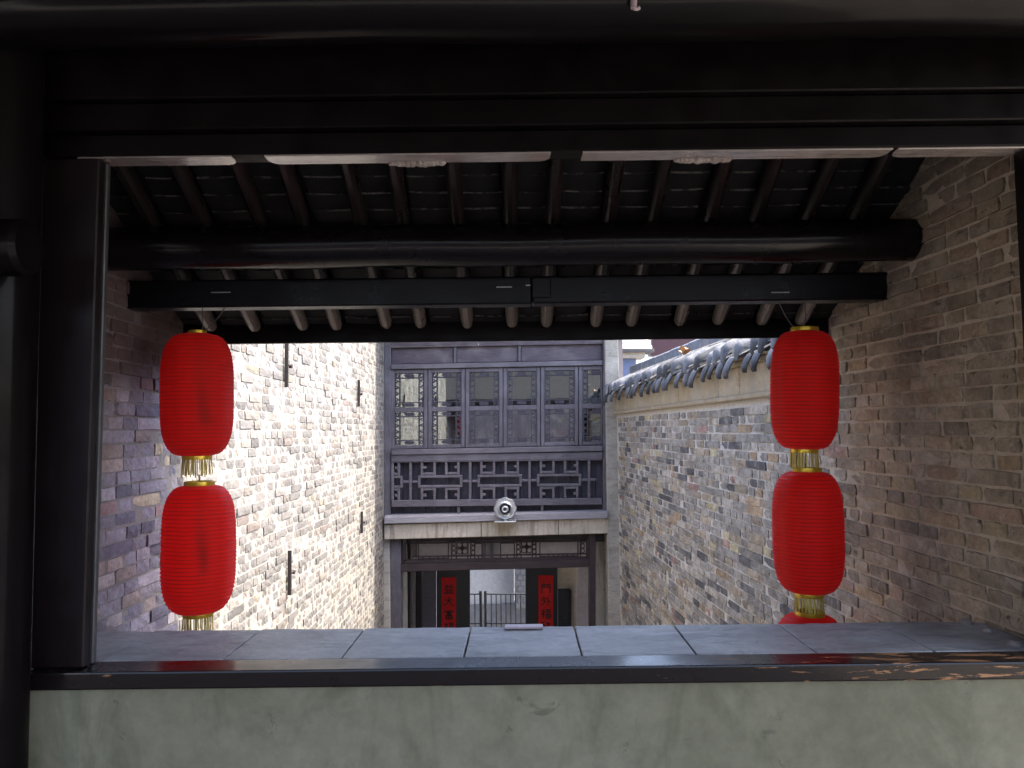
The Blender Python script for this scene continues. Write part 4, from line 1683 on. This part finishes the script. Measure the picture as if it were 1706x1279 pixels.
# couplets: brushed characters on red paper
CH = {
    'men': [((.12, .97), (.12, .10), (.03, .0)), ((.12, .95), (.42, .95)), ((.14, .78), (.42, .78)), ((.14, .60), (.42, .60)), ((.42, .97), (.42, .58)),
            ((.60, .97), (.60, .58)), ((.60, .95), (.92, .95)), ((.60, .78), (.90, .78)), ((.60, .60), (.90, .60)), ((.92, .97), (.92, .05), (.80, .10))],
    'wai': [((.32, .98), (.20, .70), (.03, .50)), ((.24, .80), (.50, .78)), ((.50, .78), (.36, .35), (.05, .05)), ((.22, .58), (.36, .46)), ((.68, 1.0), (.68, .0)), ((.68, .58), (.99, .34))],
    'fu': [((.22, 1.0), (.30, .90)), ((.04, .80), (.40, .80)), ((.40, .80), (.04, .40)), ((.24, .60), (.24, .0)), ((.28, .52), (.42, .40)),
           ((.50, .95), (.98, .95)), ((.56, .82), (.56, .62)), ((.56, .82), (.92, .82), (.92, .62)), ((.56, .63), (.92, .63)),
           ((.52, .48), (.52, .02)), ((.52, .48), (.96, .48), (.96, .02)), ((.52, .04), (.96, .04)), ((.52, .26), (.96, .26)), ((.74, .48), (.74, .04))],
    'lin': [((.08, 1.0), (.08, .0)), ((.08, .98), (.44, .98)), ((.08, .70), (.40, .70), (.40, .42)), ((.08, .42), (.40, .42)), ((.08, .03), (.46, .03)),
            ((.66, 1.0), (.54, .80)), ((.60, .86), (.98, .86)), ((.62, .72), (.90, .72), (.90, .55)), ((.62, .72), (.62, .52), (.90, .52)), ((.54, .36), (.54, .04), (.70, .04), (.70, .36), (.54, .36)), ((.80, .36), (.80, .04), (.96, .04), (.96, .36), (.80, .36))],
    'yi': [((.28, 1.0), (.38, .86)), ((.74, 1.0), (.62, .86)), ((.08, .76), (.94, .76)), ((.40, .66), (.10, .46)), ((.60, .66), (.92, .46)),
           ((.18, .38), (.22, .08)), ((.18, .38), (.82, .38), (.78, .08)), ((.40, .38), (.40, .08)), ((.60, .38), (.60, .08)), ((.0, .05), (1.0, .05))],
    'da': [((.12, .66), (.92, .70)), ((.56, 1.0), (.46, .52), (.04, .08)), ((.50, .60), (.68, .30), (.98, .06))],
    'fuu': [((.50, 1.0), (.54, .90)), ((.08, .72), (.10, .86), (.92, .86), (.86, .74)), ((.26, .72), (.76, .72)), ((.32, .62), (.32, .48), (.70, .48), (.70, .62), (.32, .62)),
            ((.20, .38), (.20, .02), (.82, .02), (.82, .38), (.20, .38)), ((.20, .20), (.82, .20)), ((.51, .38), (.51, .02))],
}


def brush(m, key, cx, cy, w, h, Y):
    for st in CH[key]:
        for i in range(len(st) - 1):
            (a, b), (c, d) = st[i], st[i + 1]
            x0, y0 = cx + (a - .5) * w, cy - (b - .5) * h
            x1, y1 = cx + (c - .5) * w, cy - (d - .5) * h
            dx, dy = x1 - x0, y1 - y0
            L = math.hypot(dx, dy) or 1e-3
            w0, w1 = (0.95, 0.75) if abs(dy) < abs(dx) else (1.05, 0.7)
            nx, ny = -dy / L, dx / L
            q = [at(x0 + nx * w0, y0 + ny * w0, Y), at(x1 + nx * w1, y1 + ny * w1, Y), at(x1 - nx * w1, y1 - ny * w1, Y), at(x0 - nx * w0, y0 - ny * w0, Y)]
            m.prism(q, [Vector((p.x, Y + 0.0012, p.z)) for p in q])


for side, x0, x1, y0, keys, lab in (
        ('l', 735.8, 759.8, 960.5, ('yi', 'da', 'fuu', 'fu', 'men'), 'red paper couplet with black brushed characters on the left black door leaf'),
        ('r', 897.0, 921.8, 959.5, ('men', 'wai', 'fu', 'lin', 'yi'), 'red paper couplet with black brushed characters on the right black door leaf')):
    m = MB()
    fbar(m, x0, x1, y0, 1085, YD - 0.012, 0.004, -0.015)
    c_ = m.build('door_couplet', 'paper_red')
    tag(c_, lab, 'couplet', 'red couplets on the black door leaves')
    for i, key in enumerate(keys):
        m = MB()
        brush(m, key, (x0 + x1) / 2, y0 + 20.5 + 21.3 * i, 17, 15.5, YD - 0.0145)
        m.build('lettering', 'ink', c_)

# iron gate behind the doors
gt = empty('iron_gate', 'black iron bar gate standing open behind the door leaves', 'gate')
YGt = 11.9


def gpole(px, y0, y1, r, name='bar'):
    a, b = at(px, y0, YGt), at(px, y1, YGt)
    m = MB()
    m.tube([(a.x, YGt, a.z), (a.x, YGt, max(GROUND, b.z))], r, 8)
    m.build(name, 'black_iron', gt, smooth=True)


for x in (800.5, 808.5):
    gpole(x, 984.5, 1230, 0.021, 'post')
for a, b in ((772, 800), (809, 884)):
    for yy in (989.5, 1038.5):
        m = MB()
        p, q = at(a, yy, YGt), at(b, yy, YGt)
        m.tube([p, q], 0.011, 8)
        m.build('rail', 'black_iron', gt, smooth=True)
for x in (781, 791, 818.2, 826.5, 834.5, 842.7, 850.8, 859, 867.5, 876):
    gpole(x, 989.5, 1215, 0.008)

# rear court wall beyond the passage
bw = empty('rear_wall', 'pale grey rendered wall with a grey brick base, seen through the open doorway', 'wall')
YR = 14.2
m = MB()
fbar(m, 560, 856.5, 700, 1009, YR, 0.25, 0)
m.build('render_coat', 'white_wall', bw)
m = MB()
p = at(560, 1009.5, YR - 0.05)
q = at(1100, 1009.5, YR - 0.05)
zb = p.z
m.box(p.x, q.x, YR - 0.05, YR + 0.24, GROUND, zb - 0.002)
m.build('brick_base', 'grey_brick_base', bw)
m = MB()
fbar(m, 857, 1100, 700, 1009, YR - 0.3, 0.5, 0)
m.build('brick_pier', 'grey_brick_base', bw)
# brick courses on the pier, proud strips
for i in range(9):
    for j in range(3):
        yy = 930 + i * 9.4
        xo = 858 + j * 9 + (4.5 if i % 2 else 0)
        m = MB()
        fbar(m, xo, xo + 8.2, yy, yy + 8.4, YR - 0.312, 0.012, 0)
        m.build('brick', 'grey_brick_base', bw, 0.002)

# inside the upper room
for i, (a, b) in enumerate(((783, 823), (858, 866), (869, 889))):
    m = MB()
    p, q = at(a, 688, YH + 0.35), at(b, 760, YH + 0.35)
    n2 = 16
    vs, fs = [], []
    for k in range(n2 + 1):
        x = p.x + (q.x - p.x) * k / n2
        yy = YH + 0.35 + 0.015 * math.sin(k * 1.9)
        vs += [(x, yy, p.z), (x, yy, q.z), (x, yy + 0.004, p.z), (x, yy + 0.004, q.z)]
    for k in range(n2):
        a0 = k * 4
        fs += [(a0, a0 + 1, a0 + 5, a0 + 4), (a0 + 2, a0 + 6, a0 + 7, a0 + 3), (a0, a0 + 4, a0 + 6, a0 + 2), (a0 + 1, a0 + 3, a0 + 7, a0 + 5)]
    m.add(vs, fs)
    o = m.build('curtain', 'curtain', smooth=True)
    tag(o, ['grey green curtain behind the third lower window from the left', 'narrow strip of curtain behind the fourth lower window', 'grey green curtain at the right of the fourth lower window'][i], 'curtain', 'curtains behind the lower windows')
pl = empty('potted_plant', 'small green leafy plant in a brick red pot behind the fifth lower window', 'plant')
pc_ = at(934, 742, YH + 0.20)
m = MB()
m.lathe([(0.05, 0), (0.085, 0.16), (0.095, 0.165), (0.095, 0.185), (0.08, 0.185), (0.001, 0.15)], pc_, 20)
m.build('pot', 'pot_clay', pl, smooth=True)
m = MB()
for k in range(70):
    a = random.uniform(0, 6.28)
    rr = random.uniform(0.03, 0.16)
    zc = 0.2 + random.uniform(0, 0.26)
    c = pc_ + Vector((rr * math.cos(a) * 1.2, rr * math.sin(a) * 0.6, zc))
    d = Vector((random.uniform(-1, 1), random.uniform(-1, 0.3), random.uniform(-0.6, 1))).normalized()
    sd = d.cross(Vector((random.random(), random.random(), random.random()))).normalized()
    L_, W_ = random.uniform(0.025, 0.045), random.uniform(0.009, 0.014)
    m.add([c, c + d * L_ * .5 + sd * W_, c + d * L_, c + d * L_ * .5 - sd * W_], [(0, 1, 2, 3)])
for k in range(6):
    a = k * 1.05
    m.tube([pc_ + Vector((0, 0, 0.15)), pc_ + Vector((0.05 * math.cos(a), 0.03 * math.sin(a), 0.28)), pc_ + Vector((0.11 * math.cos(a), 0.06 * math.sin(a), 0.40))], 0.003, 5)
m.build('foliage', 'green_leaf', pl)
one = MB()
p, q = at(981, 701, YH + 0.15), at(995, 712, YH + 0.15)
one.box(p.x, q.x, YH + 0.145, YH + 0.15, q.z, p.z)
tag(one.build('paper_notice', 'curtain'), 'small pale paper sheet behind the rightmost lower window', 'paper')

# round flower-edged lamp on the sill
lm = empty('round_lamp', 'round pale metal lamp with an eight lobed rim on the sill below the fretwork', 'lamp')
YLm = YH - 0.30
cc = at(841.5, 848, YLm)


def lobed(r, y, amp, n=48, lob=8):
    return [Vector((cc.x + r * (1 + amp * abs(math.cos(lob / 2 * 2 * math.pi * k / n))) * math.cos(2 * math.pi * k / n), y, cc.z + r * (1 + amp * abs(math.cos(lob / 2 * 2 * math.pi * k / n))) * math.sin(2 * math.pi * k / n))) for k in range(n)]


def rings(name, mat, specs, par):
    m = MB()
    rowsv = [lobed(*sp) for sp in specs]
    n = len(rowsv[0])
    vs = [p for r_ in rowsv for p in r_]
    fs = []
    for i in range(len(rowsv) - 1):
        for k in range(n):
            k2 = (k + 1) % n
            fs.append((i * n + k, i * n + k2, (i + 1) * n + k2, (i + 1) * n + k))
    fs.append(tuple(range(n)))
    fs.append(tuple((len(rowsv) - 1) * n + k for k in range(n)))
    m.add(vs, fs)
    return m.build(name, mat, par, smooth=True)


rings('rim', 'pale_metal', [(0.100, YLm + 0.12, 0.06), (0.117, YLm + 0.10, 0.08), (0.119, YLm + 0.06, 0.08), (0.108, YLm + 0.03, 0.06), (0.088, YLm + 0.035, 0.02)], lm)
rings('ring', 'pale_metal', [(0.086, YLm + 0.04, 0.0), (0.084, YLm + 0.005, 0.0), (0.070, YLm - 0.008, 0.0), (0.060, YLm + 0.02, 0.0)], lm)
rings('reflector', 'dark_metal', [(0.059, YLm + 0.02, 0.0), (0.050, YLm + 0.01, 0.0), (0.04, YLm + 0.018, 0.0)], lm)
rings('nozzle', 'pale_metal', [(0.038, YLm + 0.02, 0.0), (0.036, YLm - 0.03, 0.0), (0.028, YLm - 0.035, 0.0), (0.020, YLm - 0.03, 0.0)], lm)
rings('socket', 'dark_metal', [(0.019, YLm - 0.029, 0.0), (0.017, YLm - 0.034, 0.0), (0.008, YLm - 0.032, 0.0)], lm)
m = MB()
m.box(cc.x - 0.12, cc.x + 0.12, YLm - 0.02, YH - 0.07, cc.z - 0.145, cc.z - 0.132)
m.box(cc.x - 0.02, cc.x + 0.02, YLm + 0.05, YLm + 0.09, cc.z - 0.14, cc.z - 0.10)
m.build('bracket', 'pale_metal', lm, 0.002)

# ------------------------------------------------------------------ buildings beyond the right wall
fw = empty('white_gable', 'small bright white painted brick gable with grey eaves seen above the right wall', 'building')
YW = 12.5
for i in range(7):
    ya = 530 + i * 9.0
    for j in range(6):
        x0 = 1014 + j * 13.6 - (6.8 if i % 2 else 0)
        xa1, xb1 = max(1016, x0), min(1083.5, x0 + 13.2)
        if xb1 - xa1 < 2 or ya > 580:
            continue
        m = MB()
        f4 = [at(xa1, ya + 8.6, YW), at(xb1, ya + 8.6, YW), at(xb1, ya, YW), at(xa1, ya, YW)]
        for p in f4:
            p.y = YW + (p.x - f4[0].x) * 0 + (at(1083, 560, YW).x - p.x) * -0.55
        m.prism(f4, [p + Vector((0.04, 0.07, 0)) for p in f4])
        m.build('brick', 'white_brick', fw, 0.004)
fpart('eave_course', 'grey_brick_base', fw, 1016, 1090, 580.5, 586, YW - 0.35, 0.5, 0.0)
fpart('eave_course', 'pier_render', fw, 1016, 1075, 586.3, 596, YW - 0.30, 0.4, 0.0)
fpart('wall', 'blue_shade', fw, 1010, 1060, 596.5, 640, YW - 0.2, 0.3, 0.0)  # sheet coloured to stand for the bluish shade under the ledges
tf = MB()
fbar(tf, 1084, 1330, 500, 592, 12.9, 0.3, 0)
tag(tf.build('far_timber_wall', 'far_timber', None, 0.01), 'dark red timber wall of a far building, just under the eave at right', 'wall')
